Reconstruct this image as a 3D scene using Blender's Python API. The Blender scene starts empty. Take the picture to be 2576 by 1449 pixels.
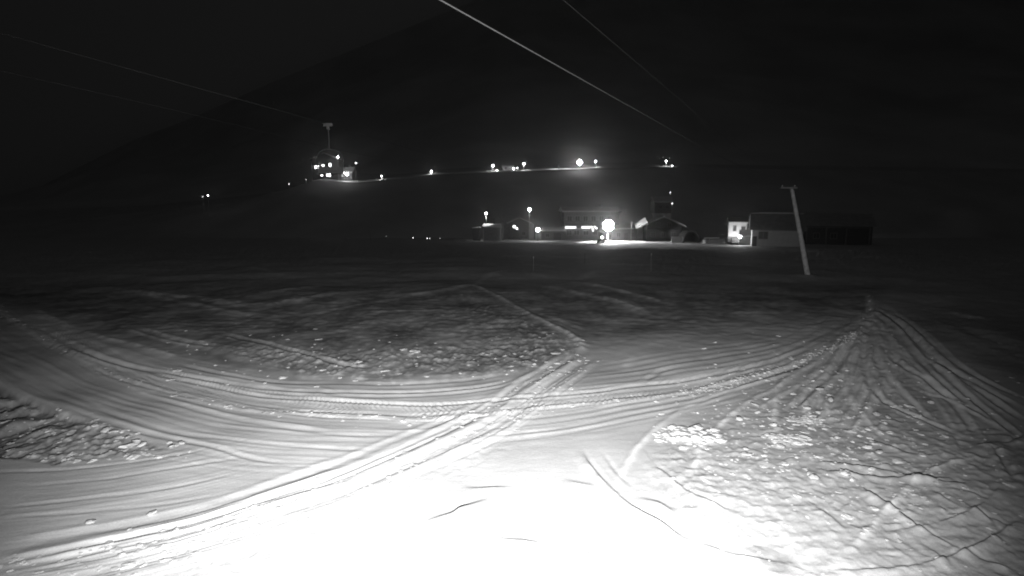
import bpy, math, random
import numpy as np
from mathutils import Vector

# ------------------------------------------------------------------ scene, camera, light
S = bpy.context.scene
C = S.collection
PI = math.pi
F = 1431.0                       # focal length in units of a 2576 wide picture
CX, CY = 1288.0, 724.5
CAM_Z = 6.0
PITCH = math.atan((CY - 500.0) / F)

cam_d = bpy.data.cameras.new('camera')
cam = bpy.data.objects.new('camera', cam_d)
C.objects.link(cam)
cam_d.sensor_width = 36.0
cam_d.lens = 36.0 * F / 2576.0
cam_d.clip_start = 0.1
cam_d.clip_end = 5000.0
cam.location = (0, 0, CAM_Z)
cam.rotation_euler = (PI / 2 - PITCH, 0, 0)
S.camera = cam

W = bpy.data.worlds.new('World')
S.world = W
W.use_nodes = True
bg = W.node_tree.nodes['Background']
bg.inputs['Color'].default_value = (1, 1, 1, 1)      # night sky of a monochrome infrared camera
bg.inputs['Strength'].default_value = 0.0122

# the infrared lamp under the camera that lights the near snow
sp = bpy.data.lights.new('infrared_lamp', 'SPOT')
sp.energy = 28500.0
sp.spot_size = math.radians(101)
sp.spot_blend = 1.0
sp.shadow_soft_size = 0.05
spo = bpy.data.objects.new('infrared_lamp', sp)
C.objects.link(spo)
spo.location = (0.2, 0.4, 4.5)
spo.rotation_euler = Vector((math.tan(math.radians(-3.0)), 1.0, -math.tan(math.radians(14)))).to_track_quat('-Z', 'Y').to_euler()

S.view_settings.view_transform = 'Standard'
S.view_settings.look = 'None'
S.view_settings.exposure = 0.0
S.view_settings.gamma = 1.0
S.view_settings.use_curve_mapping = False
S.render.engine = 'CYCLES'
S.cycles.use_denoising = True
S.cycles.pixel_filter_type = 'BLACKMAN_HARRIS'
S.cycles.filter_width = 1.9          # the soft little lens of the camera
S.cycles.max_bounces = 5
S.cycles.diffuse_bounces = 3
S.cycles.sample_clamp_indirect = 1.0
S.cycles.caustics_reflective = False
S.cycles.caustics_refractive = False

rnd = random.Random(7)
nrg = np.random.RandomState(11)

# ------------------------------------------------------------------ pixel -> world helpers
cp, sn = math.cos(PITCH), math.sin(PITCH)

def ray(px, py):
    a, c = (px - CX) / F, (CY - py) / F
    return Vector((a, cp + c * sn, -sn + c * cp))

def at(px, py, Y):
    d = ray(px, py)
    t = Y / d.y
    return Vector((d.x * t, Y, CAM_Z + d.z * t))

def base_h(Y):
    return np.interp(np.asarray(Y, float), [0, 19, 24, 40, 300], [0, 0, -0.07, -0.6, -0.6-0.043*260])

_gy = np.concatenate([np.linspace(2, 60, 800), np.linspace(60.1, 230, 800)])
_gh = CAM_Z - base_h(_gy)
def ground_at(px, py):
    """where the line of sight through a picture point meets the smooth ground"""
    d = ray(px, py); m = -d.z/d.y
    f = _gh - m*_gy                      # first change of sign from + to -
    k = np.where(f <= 0)[0]
    if len(k) == 0: Y = 230.0
    elif k[0] == 0: Y = _gy[0]
    else:
        i = k[0]-1; Y = _gy[i] + (_gy[i+1]-_gy[i])*f[i]/(f[i]-f[i+1])
    return (d.x/d.y*Y, Y)

# ------------------------------------------------------------------ noise
def hash2(ix, iy, seed):
    h = (ix.astype(np.int64) * 374761393 + iy.astype(np.int64) * 668265263 + seed * 974634777) & 0xFFFFFFFF
    h = ((h ^ (h >> 13)) * 1274126177) & 0xFFFFFFFF
    h = h ^ (h >> 16)
    return (h & 0xFFFFFF).astype(np.float32) / 16777216.0

def vnoise(x, y, seed=0):
    ix = np.floor(x); iy = np.floor(y)
    fx = (x - ix).astype(np.float32); fy = (y - iy).astype(np.float32)
    ux = fx * fx * fx * (fx * (fx * 6 - 15) + 10); uy = fy * fy * fy * (fy * (fy * 6 - 15) + 10)
    def g(dx, dy):
        a = hash2(ix + dx, iy + dy, seed) * (2 * PI)
        return np.cos(a) * (fx - dx) + np.sin(a) * (fy - dy)
    a, b, c, d = g(0, 0), g(1, 0), g(0, 1), g(1, 1)
    return ((a * (1 - ux) + b * ux) * (1 - uy) + (c * (1 - ux) + d * ux) * uy) * 1.5

def sstep(a, b, x):
    t = np.clip((x - a) / (b - a), 0, 1)
    return t * t * (3 - 2 * t)

# ------------------------------------------------------------------ materials (a monochrome camera: all greys)
def grey(v): return (v, v, v, 1)

def mat(name, v, rough=0.8, metal=0.0, noise=0.0, nscale=3.0, bump=0.0, emit=0.0):
    m = bpy.data.materials.new(name); m.use_nodes = True
    nt = m.node_tree; b = nt.nodes['Principled BSDF']
    b.inputs['Base Color'].default_value = grey(v)
    b.inputs['Roughness'].default_value = rough
    b.inputs['Metallic'].default_value = metal
    if emit:
        b.inputs['Emission Color'].default_value = grey(1)
        b.inputs['Emission Strength'].default_value = emit
    if noise or bump:
        tc = nt.nodes.new('ShaderNodeTexCoord')
        n = nt.nodes.new('ShaderNodeTexNoise'); n.inputs['Scale'].default_value = nscale
        n.inputs['Detail'].default_value = 6
        nt.links.new(tc.outputs['Object'], n.inputs['Vector'])
        if noise:
            r = nt.nodes.new('ShaderNodeValToRGB')
            r.color_ramp.elements[0].position = 0.3; r.color_ramp.elements[1].position = 0.7
            r.color_ramp.elements[0].color = grey(max(0.01, v * (1 - noise)))
            r.color_ramp.elements[1].color = grey(min(0.95, v * (1 + noise)))
            nt.links.new(n.outputs['Fac'], r.inputs['Fac'])
            nt.links.new(r.outputs['Color'], b.inputs['Base Color'])
        if bump:
            bp = nt.nodes.new('ShaderNodeBump'); bp.inputs['Strength'].default_value = bump
            bp.inputs['Distance'].default_value = 0.05
            nt.links.new(n.outputs['Fac'], bp.inputs['Height'])
            nt.links.new(bp.outputs['Normal'], b.inputs['Normal'])
    return m

def snow_material():
    m = bpy.data.materials.new('snow'); m.use_nodes = True
    nt = m.node_tree; b = nt.nodes['Principled BSDF']
    b.inputs['Roughness'].default_value = 0.75
    b.inputs['Specular IOR Level'].default_value = 0.25
    geo = nt.nodes.new('ShaderNodeNewGeometry')
    n1 = nt.nodes.new('ShaderNodeTexNoise'); n1.inputs['Scale'].default_value = 0.55; n1.inputs['Detail'].default_value = 5
    n2 = nt.nodes.new('ShaderNodeTexNoise'); n2.inputs['Scale'].default_value = 14.0; n2.inputs['Detail'].default_value = 5
    n2.inputs['Roughness'].default_value = 0.65
    for n in (n1, n2): nt.links.new(geo.outputs['Position'], n.inputs['Vector'])
    at_ = nt.nodes.new('ShaderNodeAttribute'); at_.attribute_name = 'dirt_shade'
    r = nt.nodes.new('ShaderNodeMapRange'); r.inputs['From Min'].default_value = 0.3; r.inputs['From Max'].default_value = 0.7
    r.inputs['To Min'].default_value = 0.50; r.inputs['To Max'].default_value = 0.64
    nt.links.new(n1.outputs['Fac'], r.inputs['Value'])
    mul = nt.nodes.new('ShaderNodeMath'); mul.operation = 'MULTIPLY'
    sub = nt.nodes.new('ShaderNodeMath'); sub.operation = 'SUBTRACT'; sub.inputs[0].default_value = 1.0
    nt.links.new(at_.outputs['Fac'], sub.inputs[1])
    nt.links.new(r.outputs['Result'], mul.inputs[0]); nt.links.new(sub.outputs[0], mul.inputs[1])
    n3 = nt.nodes.new('ShaderNodeTexNoise'); n3.inputs['Scale'].default_value = 38.0; n3.inputs['Detail'].default_value = 3; n3.inputs['Roughness'].default_value = 0.7
    nt.links.new(geo.outputs['Position'], n3.inputs['Vector'])
    g3 = nt.nodes.new('ShaderNodeMapRange'); g3.inputs['From Min'].default_value = 0.3; g3.inputs['From Max'].default_value = 0.7
    g3.inputs['To Min'].default_value = 0.86; g3.inputs['To Max'].default_value = 1.14
    nt.links.new(n3.outputs['Fac'], g3.inputs['Value'])
    fin = nt.nodes.new('ShaderNodeMath'); fin.operation = 'MULTIPLY'; nt.links.new(g3.outputs['Result'], fin.inputs[1])
    fr = nt.nodes.new('ShaderNodeAttribute'); fr.attribute_name = 'fresh'      # crushed fresh snow is whiter than the old icy crust
    mx = nt.nodes.new('ShaderNodeMix'); mx.data_type = 'FLOAT'; mx.inputs[3].default_value = 0.84
    nt.links.new(fr.outputs['Fac'], mx.inputs[0]); nt.links.new(mul.outputs[0], mx.inputs[2])
    nt.links.new(mx.outputs[0], fin.inputs[0]); nt.links.new(fin.outputs[0], b.inputs['Base Color'])
    bp = nt.nodes.new('ShaderNodeBump'); bp.inputs['Strength'].default_value = 0.35; bp.inputs['Distance'].default_value = 0.02
    nt.links.new(n2.outputs['Fac'], bp.inputs['Height'])
    nt.links.new(bp.outputs['Normal'], b.inputs['Normal'])
    return m

M = {}
M['snow'] = snow_material()
M['roofsnow'] = mat('roof snow', 0.78, 0.8, noise=0.06, nscale=1.5, bump=0.3)
M['clump'] = mat('loose snow', 0.62, 0.85, noise=0.1, nscale=2.0, bump=0.4)
M['hill'] = mat('hillside snow', 0.60, 0.9, noise=0.12, nscale=0.06)
M['mountain'] = mat('mountain snow and forest', 0.8, 0.95, noise=0.18, nscale=0.012)
M['plaster'] = mat('pale plaster', 0.72, 0.9, noise=0.08, nscale=1.2)
M['pwhite'] = mat('white render', 0.75, 0.9, noise=0.05, nscale=1.2)
M['wood'] = mat('weathered timber', 0.20, 0.85, noise=0.25, nscale=2.5)
M['darkwood'] = mat('dark timber', 0.10, 0.85, noise=0.3, nscale=2.5)
M['roof'] = mat('dark roof sheet', 0.30, 0.7, noise=0.2, nscale=1.0)
M['frame'] = mat('painted window frame', 0.35, 0.6, noise=0.05)
M['glass'] = mat('dark glass', 0.08, 0.08, noise=0.1)
M['steel'] = mat('galvanised steel', 0.55, 0.45, 0.3, noise=0.12, nscale=6)
M['rope'] = mat('steel rope', 0.25, 0.6, 0.1, noise=0.15, nscale=10)
M['facade'] = mat('timber-clad facade', 0.19, 0.9, noise=0.15, nscale=1.5)
M['chairsteel'] = mat('dull lift steel', 0.16, 0.6, 0.2, noise=0.2, nscale=5)
M['farrope'] = mat('weathered rope', 0.12, 0.7, noise=0.15, nscale=10)
M['black'] = mat('dark painted metal', 0.05, 0.5, noise=0.2, nscale=4)
M['pole'] = mat('grey wooden pole', 0.48, 0.85, noise=0.3, nscale=3, bump=0.4)
M['bark'] = mat('bark', 0.25, 0.9, noise=0.35, nscale=5)
M['seat'] = mat('chair pads', 0.2, 0.7, noise=0.1)
M['rail'] = mat('white painted rail', 0.8, 0.6, noise=0.05)
_em = {}
def emat(L):
    if L not in _em: _em[L] = mat('lit lamp %g' % L, 0.8, 0.4, emit=L); _em[L].cycles.emission_sampling = 'AUTO'
    return _em[L]

# ------------------------------------------------------------------ mesh building
class MB:
    def __init__(s): s.v = []; s.f = []
    def box(s, x0, x1, y0, y1, z0, z1):
        b = len(s.v)
        s.v += [(x0,y0,z0),(x1,y0,z0),(x1,y1,z0),(x0,y1,z0),(x0,y0,z1),(x1,y0,z1),(x1,y1,z1),(x0,y1,z1)]
        s.f += [tuple(b+i for i in q) for q in ((0,3,2,1),(4,5,6,7),(0,1,5,4),(1,2,6,5),(2,3,7,6),(3,0,4,7))]
        return s
    def poly(s, front, back):
        # prism between two equally long closed outlines
        b = len(s.v); n = len(front)
        s.v += list(front) + list(back)
        s.f.append(tuple(b+i for i in range(n))); s.f.append(tuple(b+n+i for i in reversed(range(n))))
        for i in range(n):
            j = (i+1) % n
            s.f.append((b+j, b+i, b+n+i, b+n+j))
        return s
    def tube(s, pts, rad, n=8, cap=True):
        pts = [Vector(p) for p in pts]
        if not isinstance(rad, (list, tuple)): rad = [rad]*len(pts)
        b = len(s.v); up = None
        for i, p in enumerate(pts):
            t = (pts[min(i+1, len(pts)-1)] - pts[max(i-1, 0)]).normalized()
            if up is None: up = Vector((0,0,1)) if abs(t.z) < 0.9 else Vector((1,0,0))
            a = t.cross(up).normalized(); c = a.cross(t)
            for k in range(n):
                w = 2*PI*k/n
                q = p + (a*math.cos(w) + c*math.sin(w))*rad[i]
                s.v.append(tuple(q))
        for i in range(len(pts)-1):
            for k in range(n):
                l = (k+1) % n
                s.f.append((b+i*n+k, b+i*n+l, b+(i+1)*n+l, b+(i+1)*n+k))
        if cap:
            s.f.append(tuple(b+k for k in reversed(range(n))))
            e = b+(len(pts)-1)*n
            s.f.append(tuple(e+k for k in range(n)))
        return s
    def lathe(s, prof, c=(0,0,0), n=12):
        b = len(s.v)
        for r, z in prof:
            for k in range(n):
                w = 2*PI*k/n
                s.v.append((c[0]+r*math.cos(w), c[1]+r*math.sin(w), c[2]+z))
        for i in range(len(prof)-1):
            for k in range(n):
                l = (k+1) % n
                s.f.append((b+i*n+k, b+i*n+l, b+(i+1)*n+l, b+(i+1)*n+k))
        s.f.append(tuple(b+k for k in reversed(range(n))))
        e = b+(len(prof)-1)*n
        s.f.append(tuple(e+k for k in range(n)))
        return s
    def ball(s, c, r, n=12, m=7, sq=1.0):
        return s.lathe([(max(0.02*r, r*math.sin(PI*i/m)), -r*sq*math.cos(PI*i/m)) for i in range(m+1)], c, n)

def obj(name, mb, material, parent=None, smooth=False):
    me = bpy.data.meshes.new(name)
    me.from_pydata(mb.v, [], mb.f); me.update()
    if smooth:
        me.polygons.foreach_set('use_smooth', [True]*len(me.polygons))
    me.materials.append(material)
    o = bpy.data.objects.new(name, me); C.objects.link(o)
    if parent: o.parent = parent
    return o

def tag(o, label, cat, group=None, kind=None):
    if label: o['label'] = label
    if cat: o['category'] = cat
    if group: o['group'] = group
    if kind: o['kind'] = kind
    return o

def thing(name, label, cat, loc, rz=0.0, group=None):
    o = bpy.data.objects.new(name, None); C.objects.link(o)
    o.empty_display_size = 0.2
    o.location = loc; o.rotation_euler = (0, 0, rz)
    return tag(o, label, cat, group)

def grid_object(name, X, Y, Z, material, dirt_shade=None, fresh=None):
    nr, nc = X.shape
    me = bpy.data.meshes.new(name)
    co = np.stack([X, Y, Z], -1).reshape(-1, 3).astype(np.float32)
    me.vertices.add(nr*nc); me.vertices.foreach_set('co', co.ravel())
    i = np.arange(nr*nc).reshape(nr, nc)
    q = np.stack([i[:-1,:-1], i[:-1,1:], i[1:,1:], i[1:,:-1]], -1).reshape(-1, 4).astype(np.int32)
    me.loops.add(q.size); me.loops.foreach_set('vertex_index', q.ravel())
    me.polygons.add(len(q))
    me.polygons.foreach_set('loop_start', np.arange(0, q.size, 4, dtype=np.int32))
    try: me.polygons.foreach_set('loop_total', np.full(len(q), 4, dtype=np.int32))
    except Exception: pass
    me.polygons.foreach_set('use_smooth', np.ones(len(q), dtype=bool))
    if dirt_shade is not None:
        a = me.attributes.new('dirt_shade', 'FLOAT', 'POINT'); a.data.foreach_set('value', dirt_shade.ravel().astype(np.float32))
        a = me.attributes.new('fresh', 'FLOAT', 'POINT'); a.data.foreach_set('value', fresh.ravel().astype(np.float32))
    me.update(calc_edges=True)
    me.materials.append(material)
    o = bpy.data.objects.new(name, me); C.objects.link(o)
    o['kind'] = 'structure'
    return o

# ------------------------------------------------------------------ the snow field
NC, NR = 1360, 760
TT = np.linspace(-1.22, 1.22, NC)                 # X / Y
SS = np.linspace(1/4.6, 1/240.0, NR)              # 1 / Y
ss, tt = np.meshgrid(SS, TT, indexing='ij')
GY = 1.0/ss; GX = tt*GY
GZ = base_h(GY).astype(np.float64)
# picture position of each ground vertex (for the outlines traced below)
zc = (GZ-CAM_Z)
fy_ = GY*cp - zc*sn
uy_ = GY*sn + zc*cp
PX = CX + F*GX/fy_; PY = CY - F*uy_/fy_

CROP = {1:(0,637.3), 2:(858.7,637.3), 3:(1717.4,637.3), 4:(0,966), 5:(858.7,966), 6:(1717.4,966)}
def D(c, u, v):
    x, y = CROP[c]; return (x+u/3.0, y+v/3.0)

def catmull(pts, step):
    P = [np.array(p, float) for p in pts]
    P = [2*P[0]-P[1]] + P + [2*P[-1]-P[-2]]
    out = []
    for i in range(1, len(P)-2):
        n = max(3, int(np.linalg.norm(P[i+1]-P[i])/step))
        for k in range(n):
            t = k/n
            out.append(0.5*((2*P[i]) + (-P[i-1]+P[i+1])*t + (2*P[i-1]-5*P[i]+4*P[i+1]-P[i+2])*t*t
                            + (-P[i-1]+3*P[i]-3*P[i+1]+P[i+2])*t**3))
    out.append(P[-2])
    return np.array(out)

def path(spec):
    pts = []
    for part in spec:
        c = part[0]
        for uv in part[1:]: pts.append(D(c, *uv) if c else uv)
    px = catmull(pts, 45.0)
    return np.array([ground_at(x, y) for x, y in px])

def near_path(poly, R):
    """signed lateral distance and arc length to a ground polyline, on the block of grid cells near it"""
    Y0, Y1 = poly[:,1].min()-R, poly[:,1].max()+R
    r0 = np.searchsorted(-SS, -1/max(Y0, 0.5)); r1 = np.searchsorted(-SS, -1/Y1)
    r0, r1 = max(0, min(r0, r1)-1), min(NR, max(r0, r1)+2)
    t = poly[:,0]/poly[:,1]
    c0 = max(0, np.searchsorted(TT, t.min()-R/poly[:,1].min())-1); c1 = min(NC, np.searchsorted(TT, t.max()+R/poly[:,1].min())+2)
    if r1 <= r0 or c1 <= c0: return None
    sh = (r1-r0, c1-c0)
    best = np.full(sh, 1e9); lat = np.full(sh, 1e9); arc = np.zeros(sh)
    acc = 0.0
    for a, b in zip(poly[:-1], poly[1:]):
        L = np.linalg.norm(b-a)
        if L < 1e-6: continue
        ya, yb = min(a[1], b[1])-R, max(a[1], b[1])+R
        ya = max(ya, 0.5)
        q0 = max(r0, np.searchsorted(-SS, -1/ya)-1); q1 = min(r1, np.searchsorted(-SS, -1/yb)+2)
        ym = max(min(a[1], b[1])-R, 1.0)
        ta = min(a[0]/a[1], b[0]/b[1])-R/ym; tb = max(a[0]/a[1], b[0]/b[1])+R/ym
        p0 = max(c0, np.searchsorted(TT, ta)-1); p1 = min(c1, np.searchsorted(TT, tb)+2)
        if q1 > q0 and p1 > p0:
            x = GX[q0:q1, p0:p1]-a[0]; y = GY[q0:q1, p0:p1]-a[1]
            d = (b-a)/L
            s_ = np.clip(x*d[0]+y*d[1], 0, L)
            dd = np.hypot(x-d[0]*s_, y-d[1]*s_)
            sg = np.sign(x*(-d[1])+y*d[0]); sg[sg == 0] = 1
            sl = (slice(q0-r0, q1-r0), slice(p0-c0, p1-c0))
            m = dd < best[sl]
            best[sl] = np.where(m, dd, best[sl]); lat[sl] = np.where(m, dd*sg, lat[sl]); arc[sl] = np.where(m, acc+s_, arc[sl])
        acc += L
    return (slice(r0, r1), slice(c0, c1)), lat, arc, acc

ADD = np.zeros_like(GZ)
FRESH = np.zeros_like(GZ)
SMOOTH = np.zeros_like(GZ)        # how far tracks have pressed the lumps flat

def rut(spec, w=0.10, depth=0.05, berm=0.6, kind='rut', rough=0.35, seed=[100], flat=0.0, taper=1.2):
    poly = path(spec)
    wmax = max(w, 0.010*poly[:,1].max())
    r = near_path(poly, wmax*5)
    if r is None: return
    sl, lat, arc, L = r
    yy = GY[sl]; xx = GX[sl]
    ww = np.maximum(w, 0.0055*yy)
    seed[0] += 1
    wob = vnoise(xx*1.1, yy*1.1, seed[0])*0.22
    u = lat/ww + wob
    am = 1.0 + rough*vnoise(xx*2.6, yy*2.6, seed[0]+500) + rough*vnoise(xx*0.6, yy*0.6, seed[0]+900)
    ends = sstep(0, taper, arc)*sstep(0, taper, L-arc)
    dep = depth*(1+0.012*yy)
    if kind == 'rut':
        h = -dep*np.exp(-u*u*1.2) + berm*dep*np.exp(-((np.abs(u)-1.9)/0.75)**2)
    elif kind == 'edge':      # one side thrown up: a ski edge cut
        h = -dep*np.exp(-(u/0.8)**2) + 0.45*berm*dep*np.exp(-((u-1.7)/0.9)**2)
    elif kind == 'edge2':
        h = -dep*np.exp(-(u/0.8)**2) + 0.45*berm*dep*np.exp(-((u+1.7)/0.9)**2)
    elif kind == 'ledge':     # thrown up towards the lamp, dropping off sharply on the far side
        i = len(poly)//2; d = poly[min(i+1, len(poly)-1)]-poly[i-1]
        sg = 1.0 if (-d[1]*(poly[i][0]-0.2)+d[0]*(poly[i][1]-0.4)) > 0 else -1.0
        v = (u-0.6*wob)*sg; am = np.clip(0.85+0.9*vnoise(xx*0.5, yy*0.5, seed[0]+900)+rough*vnoise(xx*2.6, yy*2.6, seed[0]+500), 0.1, 1.8)
        h = dep*np.where(v < 0, sstep(-4.5, 0, v), np.exp(-(v/0.55)**2)) - 0.35*dep*np.exp(-((v-1.6)/0.9)**2)
    elif kind == 'ridge':
        h = dep*np.exp(-u**2)
    ADD[sl] += 0.5*h*am*ends
    if flat: SMOOTH[sl] = np.maximum(SMOOTH[sl], np.exp(-(u/3)**2)*flat*ends)
    if kind == 'ridge': f = np.exp(-u**2)*0.8
    elif kind == 'rut': f = 0.55*np.exp(-((np.abs(u)-1.8)/0.7)**2)
    else: f = 0.15*np.exp(-((np.abs(u)-1.6)/0.7)**2)
    FRESH[sl] = np.maximum(FRESH[sl], f*ends*np.clip(am, 0, 1.2)*min(1, depth/0.04))

def band(spec, half, amp, per, seed=77, chevron=0.6):
    """herringbone tread pressed by a snow vehicle"""
    poly = path(spec)
    r = near_path(poly, half*1.6)
    if r is None: return
    sl, lat, arc, L = r
    m = sstep(half*1.15, half*0.85, np.abs(lat))*sstep(0, 2, arc)*sstep(0, 2, L-arc)
    n = vnoise(GX[sl]*0.7, GY[sl]*0.7, seed)
    w = np.sin(2*PI*(arc/per + chevron*np.abs(lat)/per) + 2.2*vnoise(GX[sl]*2.3, GY[sl]*2.3, seed+2))
    ADD[sl] += m*amp*np.clip(w*1.6, -1, 1)*np.clip(0.55+1.3*n+0.5*vnoise(GX[sl]*3.1, GY[sl]*3.1, seed+1), 0.0, 1.4) - m*0.02
    SMOOTH[sl] = np.maximum(SMOOTH[sl], m*0.8)
    FRESH[sl] = np.maximum(FRESH[sl], m*np.clip(0.75+0.2*w+0.4*n, 0, 1))

def poly_mask(pts, soft):
    """soft inside mask of an outline traced in the picture (soft in picture units)"""
    pts = np.array(pts, float)
    inside = np.zeros(PX.shape, bool); dist = np.full(PX.shape, 1e9)
    x0, y0 = pts.min(0)-soft*2; x1, y1 = pts.max(0)+soft*2
    rr = np.where((PY.max(1) >= y0) & (PY.min(1) <= y1))[0]
    if len(rr) == 0: return np.zeros(PX.shape)
    sl = slice(rr[0], rr[-1]+1)
    px, py = PX[sl], PY[sl]; ins = np.zeros(px.shape, bool); ds = np.full(px.shape, 1e9)
    n = len(pts)
    for i in range(n):
        a, b = pts[i], pts[(i+1) % n]
        if a[1] != b[1]:
            c = (a[1] > py) != (b[1] > py)
            ins ^= c & (px < (b[0]-a[0])*(py-a[1])/(b[1]-a[1])+a[0])
        d = b-a; L2 = d@d
        t = np.clip(((px-a[0])*d[0]+(py-a[1])*d[1])/L2, 0, 1)
        ds = np.minimum(ds, np.hypot(px-a[0]-d[0]*t, py-a[1]-d[1]*t))
    out = np.zeros(PX.shape)
    out[sl] = sstep(-soft, soft, np.where(ins, ds, -ds))
    return out

def streaks(spec, half, amt, dh=0.006, fx=5.0, seed=300, core=0.0):
    """soft parallel streaks pressed along a route"""
    poly = path(spec)
    r = near_path(poly, half*1.2)
    if r is None: return
    sl, lat, arc, L = r
    m = sstep(half, half*0.35, np.abs(lat))*sstep(0, 3, arc)*sstep(0, 3, L-arc)
    k = fx*18/np.maximum(GY[sl], 12)
    n = vnoise(lat*k, arc*0.10, seed)+0.7*vnoise(lat*k*2.3, arc*0.16, seed+1)+0.4*vnoise(lat*k*4.5, arc*0.25, seed+2)
    FRESH[sl] = np.maximum(FRESH[sl], m*amt*np.clip(core+0.5+1.0*n, 0, 1))
    ADD[sl] += m*dh*n*2
    SMOOTH[sl] = np.maximum(SMOOTH[sl], m*0.6)

# rough patches
patchA = poly_mask([(1190,722),(1290,770),(1380,815),(1465,850),(1470,880),(1400,915),(1250,945),(1000,960),(880,957),(760,945),
                    (640,915),(520,880),(400,850),(280,825),(180,800),(120,770),(260,790),(420,810),(620,800),(800,790),(930,760),(1060,745)], 10)
edgeA = poly_mask([(1160,740),(1240,760),(1300,800),(1465,860),(1470,880),(1400,915),(1250,945),(1000,960),(880,957),(760,945),
                    (640,915),(520,880),(400,850),(470,868),(620,872),(760,885),(900,890),(1080,880),(1150,860),(1180,800)], 14)
patchB0 = poly_mask([(-400,860),(-100,930),(0,965),(110,1010),(200,1050),(290,1085),(380,1115),(405,1130),(280,1142),(190,1158),(140,1165),(60,1150),(-80,1140),(-500,1140)], 9)
patchB = patchB0*np.clip(0.85+0.8*vnoise(GX*1.4, GY*1.1, 12), 0, 1.1)
patchC = poly_mask([(1640,1190),(1720,1090),(1850,1010),(1960,930),(2080,880),(2200,850),(2330,960),(2460,1040),(2600,1120),(2900,1300),
                    (2900,1560),(1950,1560),(1830,1360),(1700,1250)], 60)
patchD = poly_mask([(2250,790),(2420,770),(2576,800),(2900,900),(2900,1060),(2640,1000),(2480,920),(2330,860)], 25)
patchE = poly_mask([(900,1215),(1200,1090),(1300,1050),(1380,1060),(1250,1140),(1000,1280),(700,1420),(500,1520),(250,1520),(600,1360)], 25)

# anisotropy: squash noise along y a little so lumps lie as drifted plates
n_big = vnoise(GX*0.16, GY*0.12, 1)*0.10 + vnoise(GX*0.45, GY*0.33, 2)*0.035
lum1 = vnoise(GX*2.1, GY*1.7, 3); lum2 = vnoise(GX*4.4, GY*3.9, 4); lum3 = vnoise(GX*9.0, GY*8.0, 5)
lum4 = vnoise(GX*17.0, GY*15.0, 10)*sstep(26, 16, GY)
lumps = lum4*0.16 + np.maximum(lum1, -0.2)*0.8 + np.maximum(lum2, -0.25)*0.65 + lum3*0.3 + (0.25-np.abs(vnoise(GX*3.1, GY*2.5, 9)))*0.7
streak = vnoise(GX*0.8, GY*3.2, 6)*0.6 + vnoise(GX*1.7, GY*6.0, 7)*0.5

FARF = sstep(90, 50, GY)
fine = (vnoise(GX*1.2, GY*1.6, 15)+0.6*vnoise(GX*2.6, GY*3.4, 16))*sstep(17, 30, GY)*sstep(135, 95, GY)
lump_amp = 0.036*patchA*(0.45+1.1*edgeA) + 0.120*patchB + 0.017*patchC + 0.035*patchD + 0.012*patchE + 0.003
lumpC = patchC*0.014*sstep(980, 1120, PY)*(np.maximum(vnoise(GX*4.4, GY*3.6, 13), -0.15)+0.5*np.maximum(vnoise(GX*7.5, GY*6.5, 14), -0.2))
lump_amp = lump_amp*np.clip(0.75+0.7*vnoise(GX*0.35, GY*0.3, 8), 0.2, 1.5)*FARF

# vehicle road sweeping across and the ruts
ROAD_LOW = [(1,(-250,250),(0,430),(200,570),(450,700),(800,880),(1100,1000),(1500,1100),(1900,1170),(2300,1212)),
            (2,(0,1225),(400,1240),(700,1240),(1300,1190),(1700,1150),(2100,1120)),
            (3,(0,1050),(300,985),(600,900),(900,800),(1150,710),(1300,620),(1400,500),(1430,400),(1410,320))]
ROAD_MID = [(1,(150,470),(500,670),(900,855),(1300,965),(1750,1055),(2200,1130)),
            (2,(0,1170),(500,1180),(800,1180),(1400,1120),(1800,1090),(2150,1050)),
            (3,(0,1000),(300,940),(650,850),(950,760))]
ROAD_UP = [(1,(300,560),(700,765),(1100,890),(1500,985),(2000,1075)),
           (2,(0,1112),(500,1130),(900,1125),(1500,1080),(1900,1050),(2200,1000)),
           (3,(0,955),(300,900),(700,800),(1000,705))]
band(ROAD_MID, 0.75, 0.010, 0.17)
rut(ROAD_LOW, 0.16, 0.055, 0.9, 'ridge', flat=0.7)
rut(ROAD_UP, 0.09, 0.035, 0.9, flat=0.6)
streaks(ROAD_MID, 1.3, 0.95, 0.004, core=0.55)
streaks(ROAD_LOW, 0.45, 1.0, 0.004, core=0.5, seed=310)
L3 = [(1,(560,720),(900,830),(1400,930),(1900,1000),(2300,1040)), (2,(0,1050),(500,1045),(700,1035),(1100,1000),(1330,950))]
L4 = [(1,(1300,830),(1700,920),(2100,970)), (2,(0,985),(400,985),(900,960),(1300,915))]
rut(L3, 0.09, 0.045, 0.8, flat=0.6); rut(L4, 0.08, 0.03, 0.8)
rut([(1,(900,950),(1300,1060),(1700,1135),(2100,1190)),(2,(0,1200),(600,1210),(1100,1180))], 0.06, 0.02, 0.8)
rut([(1,(1600,930),(2000,1000),(2400,1030)),(2,(0,1075),(600,1070),(1200,1010),(1500,900))], 0.05, 0.022, 0.8)
rut([(1,(700,880),(1100,1060),(1500,1170),(2000,1270),(2400,1325)),(2,(0,1335),(600,1325),(900,1290))], 0.08, 0.032, 0.9, 'ridge')
rut([(1,(1100,1080),(1500,1200),(2000,1300),(2500,1365)),(2,(200,1370),(500,1360))], 0.05, 0.018)
rut([(4,(500,60),(1100,330),(1700,420),(2100,460),(2576,487)),(5,(400,480))], 0.06, 0.02)
rut([(4,(300,100),(900,330),(1300,420),(1600,480),(1900,560),(2250,612))], 0.06, 0.03, 0.5)
rut([(4,(-200,670),(0,660),(500,640),(1000,590),(1500,512),(1650,480))], 0.07, 0.035, 0.4, 'edge')
rut([(4,(100,768),(700,730),(1000,690),(1600,590),(2000,520))], 0.06, 0.018, 0.5)
rut([(4,(-100,930),(500,890),(1200,800),(1900,640))], 0.06, 0.016, 0.5)
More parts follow.
